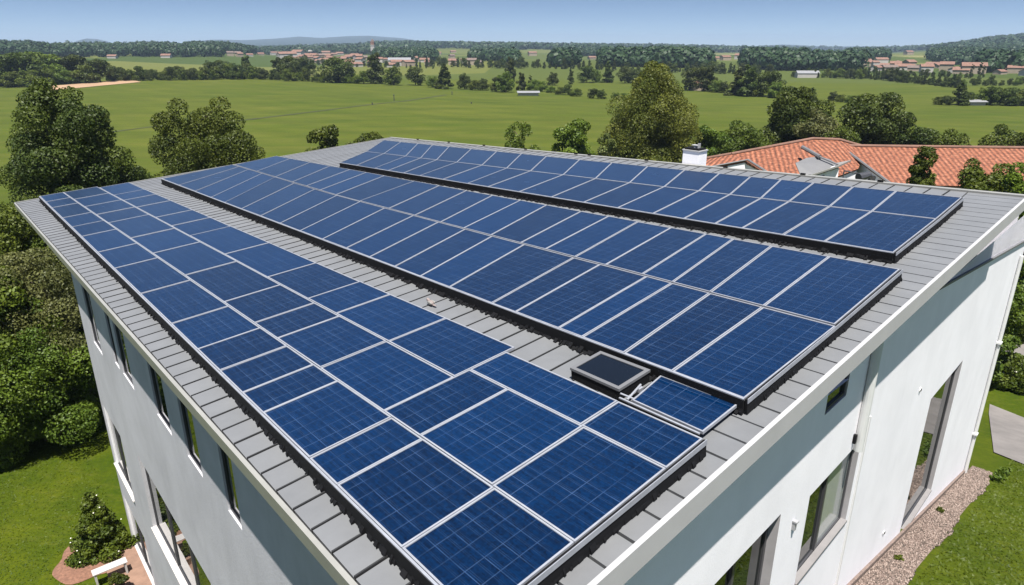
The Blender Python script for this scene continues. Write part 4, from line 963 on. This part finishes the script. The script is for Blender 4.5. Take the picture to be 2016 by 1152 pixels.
mb = MB(); mb.tube(m0 + Z * 0.03, m1 + Z * 0.03, 0.11, n=6); mb.tube(m0 + Z * 0.03, m4 + Z * 0.03, 0.08, n=6); mb.build('verge_board', M['awn'], RH)
# grey curved awning, its boom and the white bay below
aw = [zq(x, y, R) for x, y, R in ((1566, 321, 71.5), (1588, 311, 72.6), (1612, 308, 73.2), (1632, 313, 73.2), (1650, 323, 72.4), (1628, 336, 71.0), (1600, 343, 70.4), (1576, 345, 70.2))]
mb = MB(); roofquad(mb, aw, 0.07); mb.build('awning', M['awn'], RH)
mb = MB(); mb.tube(zq(1580, 290, 75.5), zq(1614, 309, 72.6), 0.20, n=8); mb.tube(zq(1614, 309, 72.6), zq(1650, 324, 71.8), 0.08, n=8); mb.build('awning_boom', M['awn'], RH)
P_ = [zq(1571, 353, 69.5), zq(1652, 326, 70.2), zq(1676, 315, 73.5), zq(1640, 322, 73.8)]; mb = MB(); mb.hexa([q - Z * 0.15 for q in P_] + P_); mb.build('bay_roof', M['trim'], RH)
b_a, b_b, b_c = zq(1596, 349, 70.0), zq(1630, 338, 70.3), zq(1652, 331, 70.6)
mb = MB()
for a, b in ((b_a, b_b), (b_b + (0, 0, .002), b_c)):
    n = np.array([0.3, 1.6, 0.]); mb.hexa([gz0(a), gz0(b), gz0(b + n), gz0(a + n), a, b, b + n, a + n])
mb.build('bay_wall', M['white'], RH)
a, b = b_a + (b_b - b_a) * 0.08 - np.array([0, 0.06, 0.2]), b_a + (b_b - b_a) * 0.8 - np.array([0, 0.06, 0.2]); h_ = Z * 0.9; yy = np.array([0, .05, 0])
mb = MB(); mb.hexa([a - h_, b - h_, b - h_ + yy, a - h_ + yy, a, b, b + yy, a + yy]); mb.build('window', M['glass'], RH)
q1, q2 = zq(1662, 336, 71), zq(1694, 343, 71.5)
mb = MB(); mb.tube(q1, q2, 0.07, n=6); mb.tube(q2, q2 - Z * 2.0, 0.07, n=6); mb.tube(q1, q1 - Z * 2.0, 0.07, n=6); mb.build('terrace_rail', M['dkmetal'], RH)
q1 = zq(1690, 350, 71); mb = MB(); mb.tube(q1, q1 + np.array([1.2, 0.4, 0.2]), 0.42, 0.30, 10); mb.build('terrace_parasol', M['dkmetal'], RH)
gn = np.cross(r0 - e0, Z); gn /= np.linalg.norm(gn); gn = gn if gn[0] < 0 else -gn
for f0, f1_, dz in ((0.30, 0.42, 1.9), (0.10, 0.14, 1.5)):
    a = fa + (ra - fa) * f0; b = fa + (ra - fa) * f1_; top = min(a[2], b[2]) - 0.25
    a = np.array([a[0], a[1], top]) + gn * 0.05; b = np.array([b[0], b[1], top]) + gn * 0.05
    mb = MB(); mb.hexa([a - Z * dz, b - Z * dz, b - Z * dz - gn * .1, a - Z * dz - gn * .1, a, b, b - gn * .1, a - gn * .1]); mb.build('window', M['glass'], RH)

# ------------------------------------------------------------------ fields: bare earth patch, ditch line, posts, sheds
tag(drape('bare_soil', [(70, 172), (262, 158), (278, 162), (100, 179)], simple('bare_soil', (0.30, 0.19, 0.11), 0.95, 0, 0.15, 0.1), 0.12, 20), kind='structure')
dl = [(150, 270), (205, 262), (330, 246), (480, 237), (620, 220), (730, 206), (800, 199), (885, 186)]
mb = MB(); prev = None
pts_d = []
for i in range(len(dl) - 1):
    for k in range(14):
        t_ = k / 14; pts_d.append(G(dl[i][0] + (dl[i + 1][0] - dl[i][0]) * t_, dl[i][1] + (dl[i + 1][1] - dl[i][1]) * t_))
rd = random.Random(2)
for i in range(len(pts_d) - 1):
    a, b = pts_d[i][:2], pts_d[i + 1][:2]; d = (b - a) / np.linalg.norm(b - a); n = np.array([-d[1], d[0]]) * rd.uniform(0.25, 0.5) * (1 + 0.003 * np.hypot(*a))
    f = lambda p: p3(p, float(hgt(*p)) + 0.05)
    mb.face([f(a - n), f(b - n), f(b + n), f(a + n)])
tag(mb.build('ditch_track', simple('ditch_soil', (0.030, 0.036, 0.010), 0.95, 0, 0.5, 0.5)), kind='structure')
for (px, py, hpx, lab) in ((776, 199, 13, 'lone dark post in the middle of the large field'), (733, 207, 5, 'low marker stake on the ditch line'), (890, 187, 7, 'short stake at the far end of the ditch line'), (928, 205, 4, 'tiny marker stake in the open field')):
    g = G(px, py); h_ = top_h(px, py - hpx, g); T = thing('field_post', g, lab, 'post'); mb = MB(); mb.tube((0, 0, -0.2), (0, 0, h_), 0.14, 0.11, 8); mb.box(np.array([0, 0, h_ * 0.8]), np.array([1, 0, 0]), np.array([0, 1, 0]), Z, -0.22, 0.22, -0.06, 0.06, 0, 0.12); link('post', mb.mesh('post', M['dkmetal']), T)

# ------------------------------------------------------------------ distant houses
def house_meshes(L, W, H, rh, wm, rm):
    X = np.array([1, 0, 0.]); Y = np.array([0, 1, 0.]); O = np.zeros(3)
    a = MB(); l, w_ = L / 2, W / 2
    ps = [np.array(p, float) for p in ((-l, -w_, -2), (l, -w_, -2), (l, w_, -2), (-l, w_, -2), (-l, -w_, H), (l, -w_, H), (l, w_, H), (-l, w_, H))]
    a.hexa(ps); a.face([(-l, w_, H), (-l, -w_, H), (-l, 0, H + rh)]); a.face([(l, -w_, H), (l, w_, H), (l, 0, H + rh)])
    n = max(2, int(L / 3.2))
    wn = MB()
    for s_ in (-1, 1):
        for k in range(n):
            x = -l + L * (k + 0.5) / n
            for z in ([1.0] if H < 4.5 else [1.0, 3.9]): wn.box(O, X, Y, Z, x - 0.5, x + 0.5, s_ * w_ - 0.03, s_ * w_ + 0.03, z, z + 1.3)
    r = MB(); e = 0.5
    for s_ in (-1, 1):
        k = rh / w_; y0 = s_ * (w_ + e); z0 = H - e * k
        pts = [(-l - e, y0, z0), (l + e, y0, z0), (l + e, 0, H + rh), (-l - e, 0, H + rh)]
        pts = [np.array(p, float) for p in pts]; roofquad(r, [p + Z * 0.15 for p in pts], 0.15)
    return a.mesh('wall', wm), r.mesh('roof', rm), wn.mesh('window', M['dkmetal'])
HM = []
for (L, W, H, rh) in ((12, 9, 3.2, 2.0), (16, 10, 5.8, 2.4), (10, 8, 5.4, 2.0), (24, 12, 5.0, 2.6)):
    for wi, ri in ((0, 1), (1, 1), (0, 2), (1, 3)):
        HM.append(((wi, ri), house_meshes(L, W, H, rh, M['hwall1'] if wi == 0 else M['hwall2'], M[['', 'hroof1', 'hroof2', 'hroof3'][ri]])))
WN = ['cream', 'white']; RN = ['', 'terracotta', 'brown', 'grey']; SN = ['single-storey', 'two-storey', 'narrow two-storey', 'long']
def put_house(px, py, k, rz, where, group, sc=1.0, lab=None):
    g = G(px, py)
    if g is None: return
    (wi, ri), ms = HM[k]
    T = thing('village_house', g, lab or ('%s %s house with a %s roof %s' % (SN[k // 4], WN[wi], RN[ri], where)), 'house', group, rz); T.scale = (sc, sc, sc)
    wall_o = link('wall', ms[0], T); link('roof', ms[1], T)
rh_ = random.Random(4)
def cluster(n, x0, x1, ya, yb, where, group, sc=(0.6, 0.8)):
    for i in range(n):
        x = x0 + (x1 - x0) * (i + rh_.random()) / n; y = rh_.uniform(ya, yb)
        put_house(x, y, rh_.choice([0, 1, 2, 4, 5, 8, 9, 10, 8, 0, 1]), rh_.uniform(-0.9, 0.9), where, group, rh_.uniform(*sc))
cluster(24, 555, 720, 108, 122, 'in the left-hand village', 'houses of the left-hand village', (0.7, 1.0))
cluster(18, 620, 850, 120, 133, 'at the near edge of the left-hand village', 'houses at the near edge of the left-hand village', (0.6, 0.8))
cluster(12, 830, 1010, 106, 130, 'scattered among trees in the middle distance', 'houses scattered among the trees of the middle distance')
cluster(8, 440, 560, 106, 114, 'far left beyond the pale field', 'houses far left beyond the pale field')
cluster(16, 1655, 1790, 124, 140, 'in the right-hand village', 'houses of the right-hand village', (0.55, 0.8))
cluster(12, 1780, 1930, 132, 148, 'at the near edge of the right-hand village', 'houses at the near edge of the right-hand village')
cluster(8, 1320, 1560, 114, 134, 'among trees right of the tall golden tree', 'houses among the trees right of the tall golden tree')
cluster(6, 1860, 2010, 104, 122, 'on the slope of the right-hand hill', 'houses on the slope of the right-hand hill')
cluster(6, 1960, 2030, 140, 150, 'at the right edge below the hill', 'houses at the right edge below the hill', (0.5, 0.7))
put_house(1190, 122, 9, 0.2, '', None, 0.6, 'lone pale house in front of the dark wood at the centre'); put_house(765, 114, 5, 0.3, '', None, 0.9, 'pink-roofed hall just below the church tower')
put_house(787, 128, 15, 0.15, '', None, 0.8, 'large grey-roofed white hall at the near edge of the left-hand village'); put_house(1588, 153, 15, -0.1, '', None, 0.5, 'white farm building with pale roof on the edge of the right field')
put_house(1378, 178, 4, 0.2, '', None, 0.5, 'small stone barn right of the tall golden tree'); put_house(1545, 130, 7, 0.2, '', None, 0.6, 'grey-roofed white house left of the right-hand village')
put_house(85, 90, 4, 0.4, '', None, 0.9, 'cream house on the wooded ridge at the far left'); put_house(328, 114, 1, 0.1, '', None, 0.8, 'small cream house at the end of the left wood'); put_house(222, 115, 1, 0.1, '', None, 0.7, 'small low white house in front of the left wood')
for px, py, k, w_ in ((1048, 110, 4, 'in a field gap left of the centre wood'), (1425, 116, 1, 'in a gap above the large dark tree'), (1622, 106, 5, 'high above the right-hand fields'), (892, 104, 0, 'in a gap right of the church tower'), (1262, 104, 5, 'in woods above the tall golden tree'), (1788, 108, 4, 'above the right-hand village'), (1165, 117, 0, 'in the middle of the centre wood'), (128, 99, 4, 'on the wooded ridge at left')): put_house(px, py, k, 0.3, w_, None, 0.8)
# long low sheds
for (px, py, L, lab) in ((1040, 188, 7, 'long low white greenhouse shed at the far edge of the large field'), (1918, 207, 4.5, 'low white shed between hedge trees on the right')):
    g = G(px, py); T = thing('field_shed', g, lab, 'shed', rz=0.05)
    m3s = house_meshes(L, 3, 1.0, 0.4, M['hwall2'], M['hroof3']); link('wall', m3s[0], T); link('roof', m3s[1], T)
# church tower
g = G(735, 112); T = thing('church_tower', g, 'slim church tower with reddish top rising above the left-hand village', 'tower')
ht = top_h(735, 76, g); X = np.array([1., 0, 0]); Y = np.array([0, 1., 0]); O = np.zeros(3); sw = 2.4
mb = MB(); mb.box(O, X, Y, Z, -sw, sw, -sw, sw, -3, ht * 0.62); mb.box(O, X, Y, Z, -sw * 1.15, sw * 1.15, -sw * 1.15, sw * 1.15, ht * 0.6201, ht * 0.66); link('tower_wall', mb.mesh('tower_wall', M['hwall2']), T)
mb = MB(); mb.box(O, X, Y, Z, -sw * .9, sw * .9, -sw * .9, sw * .9, ht * 0.6602, ht * 0.83); link('belfry', mb.mesh('belfry', M['hroof1']), T)
mb = MB(); mb.tube((0, 0, ht * 0.8301), (0, 0, ht), sw * 1.1, 0.1, 4); link('spire', mb.mesh('spire', M['hroof2']), T)
for (px, py, ht_px, lab) in ((1728, 124, 9, 'pale water tower pole above the right-hand village'), (612, 116, 17, 'white pole with round head beside the left-hand village')):
    g = G(px, py); h_ = top_h(px, py - ht_px, g); T = thing('water_tower', g, lab, 'water tower'); mb = MB(); mb.tube((0, 0, -1), (0, 0, h_ * 0.8), 1.0, 0.8, 10); link('shaft', mb.mesh('shaft', M['hwall2']), T)
    mb = MB(); mb.tube((0, 0, h_ * 0.8), (0, 0, h_ * 0.88), 0.9, 2.6, 12); mb.tube((0, 0, h_ * 0.88), (0, 0, h_), 2.6, 2.2, 12); link('tank', mb.mesh('tank', M['hwall2']), T)

# ------------------------------------------------------------------ hedgerow trees of the fields (individual)
TM = {}
for k, (shape, H, R_, lf) in enumerate((('round', 10, 4.6, 'leafB'), ('round', 10, 5.2, 'leafB'), ('cone', 12, 4.0, 'leafB'), ('round', 10, 4.4, 'leafA'), ('round', 9, 5.0, 'leafA'), ('column', 12, 3.6, 'leafB'), ('column', 12, 1.7, 'leafB'))):
    TM[k] = make_tree(shape, 200 + k, H, R_, 34 if k < 6 else 18, 5200, 0.30, H * 0.05, M[lf], None, False)
HK = [10, 10, 12, 10, 9, 12, 12]
DESC = ['dark rounded tree', 'broad dark tree', 'dark conical tree', 'olive green rounded tree', 'broad olive green tree', 'tall full dark tree', 'slim dark cypress']
rt = random.Random(8); cnt = 0
def ht_tree(px, py, tp, k, where, group, wf=1.0, lab=None):
    global cnt
    g = G(px, py)
    if g is None: return
    h_ = top_h(px, tp, g)
    if h_ < 1.0: return
    sc = h_ / HK[k]; place_tree(TM[k], g, sc, rt.uniform(0, 6.28), 'field_tree' if k != 6 else 'cypress_tree', lab or (DESC[k] + ' ' + where), 'tree', group, sc * wf); cnt += 1
def hedge_line(x0, y0, x1, y1, n, hmin, hmax, kinds, where, group, wf=1.0):
    for i in range(n):
        t_ = (i + rt.uniform(0.15, 0.85)) / n; x = x0 + (x1 - x0) * t_; y = y0 + (y1 - y0) * t_ + rt.uniform(-1.5, 0.5)
        ht_tree(x, y, y - rt.uniform(hmin, hmax), rt.choice(kinds), where, group, wf * rt.uniform(0.6, 0.8))
W1 = 'in the wood behind the bare soil patch'; G1_ = 'trees of the wood behind the bare soil patch'
for px, py, tp, k, wf in ((10, 170, 118, 4, 1.4), (45, 169, 104, 1, 1.5), (75, 166, 103, 4, 1.5), (112, 166, 124, 3, 1.3), (148, 163, 108, 1, 1.3), (170, 164, 128, 4, 1.3), (198, 162, 116, 1, 1.2), (130, 166, 138, 4, 1.4), (92, 168, 133, 3, 1.4), (30, 172, 140, 3, 1.4), (60, 171, 138, 4, 1.3), (-20, 168, 112, 1, 1.5)):
    ht_tree(px, py, tp, k, W1, G1_, wf)
W2_ = 'in the hedge along the far edge of the large field'; G2_ = 'trees of the hedge along the far edge of the large field'
hedge_line(215, 160, 500, 156, 40, 14, 32, [0, 1, 3, 4], W2_, G2_, 1.3)
hedge_line(500, 157, 700, 165, 22, 10, 26, [0, 1, 3, 4], W2_, G2_, 1.3)
for px, py, tp, k, wf, lab in ((417, 152, 119, 0, 1.0, None), (438, 152, 118, 1, 1.0, None), (488, 153, 110, 5, 1.1, None), (548, 156, 113, 5, 1.1, 'tall dark tree left of the village in the far hedge'), (575, 157, 110, 1, 1.0, None), (606, 152, 110, 0, 1.0, None),
                           (667, 163, 113, 1, 1.35, 'large dark round tree standing in front of the left-hand village'), (740, 165, 104, 5, 1.0, 'tallest dark tree in front of the left-hand village'), (775, 168, 130, 3, 1.1, None), (716, 165, 140, 4, 1.2, None), (818, 168, 132, 1, 1.1, None), (876, 175, 125, 2, 1.35, 'broad dark conical tree right of the left-hand village'), (852, 172, 150, 4, 1.2, None),
                           (915, 176, 144, 0, 0.9, None), (935, 178, 158, 4, 1.0, None), (950, 178, 154, 0, 1.1, None), (978, 181, 152, 1, 1.0, None), (996, 182, 140, 3, 1.0, None), (1005, 160, 112, 5, 0.8, None)):
    ht_tree(px, py, tp, k, W2_, G2_, wf, lab)
W3_ = 'in the hedge right of the low white shed'; G3_ = 'trees of the hedge right of the low white shed'
for px, py, tp, k, wf in ((1026, 178, 143, 5, 1.0), (1044, 176, 148, 6, 1.2), (1052, 178, 157, 4, 1.2), (1066, 180, 160, 4, 1.2), (1088, 168, 142, 0, 1.0), (1085, 183, 170, 4, 1.3), (1103, 186, 171, 4, 1.3), (1118, 187, 166, 1, 1.1), (1135, 190, 174, 4, 1.3), (1124, 166, 136, 5, 0.7), (1155, 163, 130, 1, 1.2), (1172, 162, 136, 3, 1.0), (1196, 163, 120, 2, 1.1), (1230, 164, 132, 1, 1.0), (1246, 164, 134, 0, 1.0), (1168, 194, 174, 1, 1.2), (1184, 195, 176, 0, 1.1), (1212, 196, 182, 4, 1.3), (1228, 196, 183, 4, 1.3), (1262, 165, 136, 0, 1.0), (1280, 166, 134, 1, 1.0)):
    ht_tree(px, py, tp, k, W3_, G3_, wf)
W4_ = 'in the hedge crossing the right-hand fields'; G4_ = 'trees of the hedge crossing the right-hand fields'
for px, py, tp, k, wf in ((1372, 178, 132, 1, 1.3), (1392, 180, 130, 5, 1.2), (1410, 182, 158, 4, 1.2), (1425, 183, 160, 0, 1.0), (1452, 188, 132, 2, 1.5), (1470, 190, 128, 5, 1.1), (1488, 190, 165, 4, 1.2), (1512, 190, 140, 1, 1.2), (1528, 193, 160, 3, 1.2), (1548, 194, 172, 4, 1.2), (1572, 196, 174, 1, 1.2), (1598, 198, 172, 5, 1.2), (1640, 199, 180, 0, 1.2), (1655, 201, 186, 4, 1.2), (1672, 202, 188, 4, 1.2), (1690, 204, 192, 1, 1.3), (1710, 204, 190, 0, 1.3),
                      (1848, 206, 190, 4, 1.3), (1862, 207, 188, 1, 1.2), (1886, 207, 160, 2, 1.4), (1900, 206, 178, 0, 1.2), (1932, 206, 172, 3, 1.2), (1950, 207, 170, 1, 1.2), (1968, 207, 176, 0, 1.1), (1985, 208, 172, 1, 1.2), (2010, 208, 176, 4, 1.2), (2030, 208, 170, 1, 1.3)):
    ht_tree(px, py, tp, k, W4_, G4_, wf)
for px, py, tp in ((1911, 152, 126), (1927, 152, 122), (1934, 153, 128)): ht_tree(px, py, tp, 6, 'among the last houses of the right-hand village', 'cypresses beside the right-hand village', 1.0)
W5_ = 'along the near edge of the right-hand village'; G5_ = 'trees along the near edge of the right-hand village'
hedge_line(1560, 152, 1700, 156, 18, 10, 20, [0, 1, 4, 5], W5_, G5_, 1.2)
hedge_line(1700, 155, 1890, 174, 34, 12, 28, [0, 1, 2, 5], W5_, G5_, 1.2)
hedge_line(1880, 170, 2030, 168, 12, 10, 22, [0, 1, 4], W5_, G5_, 1.2)
hedge_line(1640, 142, 1930, 156, 26, 8, 16, [0, 1, 3, 5], 'between the houses of the right-hand village', 'trees between the houses of the right-hand village', 1.1)
W6_ = 'around the houses of the left-hand village'; G6_ = 'trees around the left-hand village'
hedge_line(560, 128, 860, 136, 26, 6, 14, [0, 1, 5, 3], W6_, G6_, 1.1)
hedge_line(830, 132, 1010, 136, 14, 10, 20, [0, 1, 5], W6_, G6_, 1.2)
hedge_line(570, 118, 830, 126, 22, 6, 13, [0, 1, 3, 5], 'between the houses of the left-hand village', 'trees between the houses of the left-hand village', 1.1)
W7_ = 'at the near edge of the dark wood in the centre'; G7_ = 'trees at the near edge of the dark central wood'
hedge_line(1010, 134, 1260, 140, 22, 9, 24, [0, 1, 2, 5], W7_, G7_, 1.25)
hedge_line(1300, 142, 1520, 148, 20, 9, 24, [0, 1, 2, 5], W7_, G7_, 1.25)

# ------------------------------------------------------------------ far woods as one mass
NW = 9500; cand = []
rw = np.random.default_rng(77)
zones = [  # x0,x1,ytop,ybottom (ground rows), number
    (-60, 440, 84, 113, 1500), (420, 560, 95, 106, 250), (480, 760, 90, 108, 900), (740, 1040, 84, 122, 1700), (1000, 1330, 86, 132, 2200), (1300, 1540, 90, 134, 1500), (1500, 1900, 94, 122, 1300), (1500, 1700, 122, 140, 150), (1840, 2080, 80, 128, 1300), (1930, 2060, 128, 146, 120)]
fields_px = [(1015, 1092, 98, 136), (1392, 1465, 104, 138), (1585, 1665, 98, 122), (855, 930, 96, 124), (1225, 1290, 94, 113), (1745, 1830, 99, 123), (90, 170, 89, 103), (1135, 1185, 112, 134), (560, 680, 88, 94), (745, 800, 87, 92), (1010, 1085, 104, 120), (1400, 1450, 112, 121), (1600, 1645, 103, 107), (1690, 1715, 103, 107), (1950, 2030, 131, 136), (320, 370, 92, 110), (120, 190, 92, 97), (160, 230, 100, 104)]
for (x0, x1, y0, y1, n) in zones:
    X_ = rw.uniform(x0, x1, n); Y_ = y0 + (y1 - y0) * rw.random(n)
    for x, y in zip(X_, Y_):
        if any(a <= x <= b and c <= y <= d for a, b, c, d in fields_px): continue
        g = G(x, y)
        if g is None: continue
        r = math.hypot(g[0], g[1])
        if r > 4200 or r < 520: continue
        cand.append((g[0], g[1], g[2], r))
# extra crowns on the ridges for an uneven skyline
for px in np.arange(-80, 2100, 3.0):
    for rr2 in (2350, 2520, 2680):
        xy = at(px + rw.uniform(-2, 2), rr2 + rw.uniform(-90, 90)); cand.append((xy[0], xy[1], float(hgt(*xy)), rr2))
    if px < 470:
        for rr2 in (1120, 1240):
            if rw.random() < 0.75: xy = at(px + rw.uniform(-2, 2), rr2 + rw.uniform(-60, 60)); cand.append((xy[0], xy[1], float(hgt(*xy)), rr2))
cand = np.array(cand)
tv, tf, tt, base_i = [], [], [], 0
for x, y, z, r in cand:
    big = r > 1400; nq = 34 if big else 90
    H_ = rw.uniform(7, 13) * (1.0 if not big else 1.15); R_ = rw.uniform(4, 6.5) * (1.0 if not big else 1.7)
    d = rw.normal(size=(nq, 3)); d[:, 2] += 0.4; d /= np.linalg.norm(d, axis=1)[:, None]
    p = d * np.array([R_, R_, H_ * 0.5]) * (0.72 + 0.38 * rw.random((nq, 1))) + np.array([x, y, z + H_ * 0.5])
    nn_ = d + rw.normal(size=(nq, 3)) * 0.28; nn_ /= np.linalg.norm(nn_, axis=1)[:, None]
    a = np.cross(nn_, rw.normal(size=(nq, 3))); a /= np.linalg.norm(a, axis=1)[:, None]; b = np.cross(nn_, a); s_ = R_ * (0.34 if big else 0.24)
    tv.append(np.stack([p - a * s_, p - b * s_, p + a * s_, p + b * s_], 1).reshape(-1, 3)); tt.append(np.clip(rw.random() * 0.6 + 0.4 * rw.random(nq), 0, 1).repeat(4))
tv = np.concatenate(tv); tt = np.concatenate(tt); tf = np.arange(len(tv)).reshape(-1, 4)
M['leafW'] = leaf_mat('leaf_wood', (0.014, 0.031, 0.010), (0.030, 0.052, 0.014), 0.12)
o = link('woodland', np_mesh('woodland', tv, tf, M['leafW'], tt)); tag(o, 'dark distant woods covering the hills and slopes on the horizon', 'woodland', kind='stuff')

# ------------------------------------------------------------------ haze
mh = bpy.data.materials.new('haze_air'); mh.use_nodes = True; t = mh.node_tree; t.nodes.clear()
om = t.nodes.new('ShaderNodeOutputMaterial'); pv = t.nodes.new('ShaderNodeVolumePrincipled'); t.links.new(pv.outputs[0], om.inputs['Volume'])
pv.inputs['Color'].default_value = (0.62, 0.78, 1.0, 1); pv.inputs['Density'].default_value = 0.00014; pv.inputs['Anisotropy'].default_value = 0.2
mb = MB(); mb.box(np.zeros(3), X, Y, Z, -9600, 9600, -9600, 9600, float(gz.min()) - 1.0, float(gz.max()) + 25)
HZ_ = mb.build('haze', mh); tag(HZ_, kind='stuff')
print('trees', cnt, 'wood', len(cand))
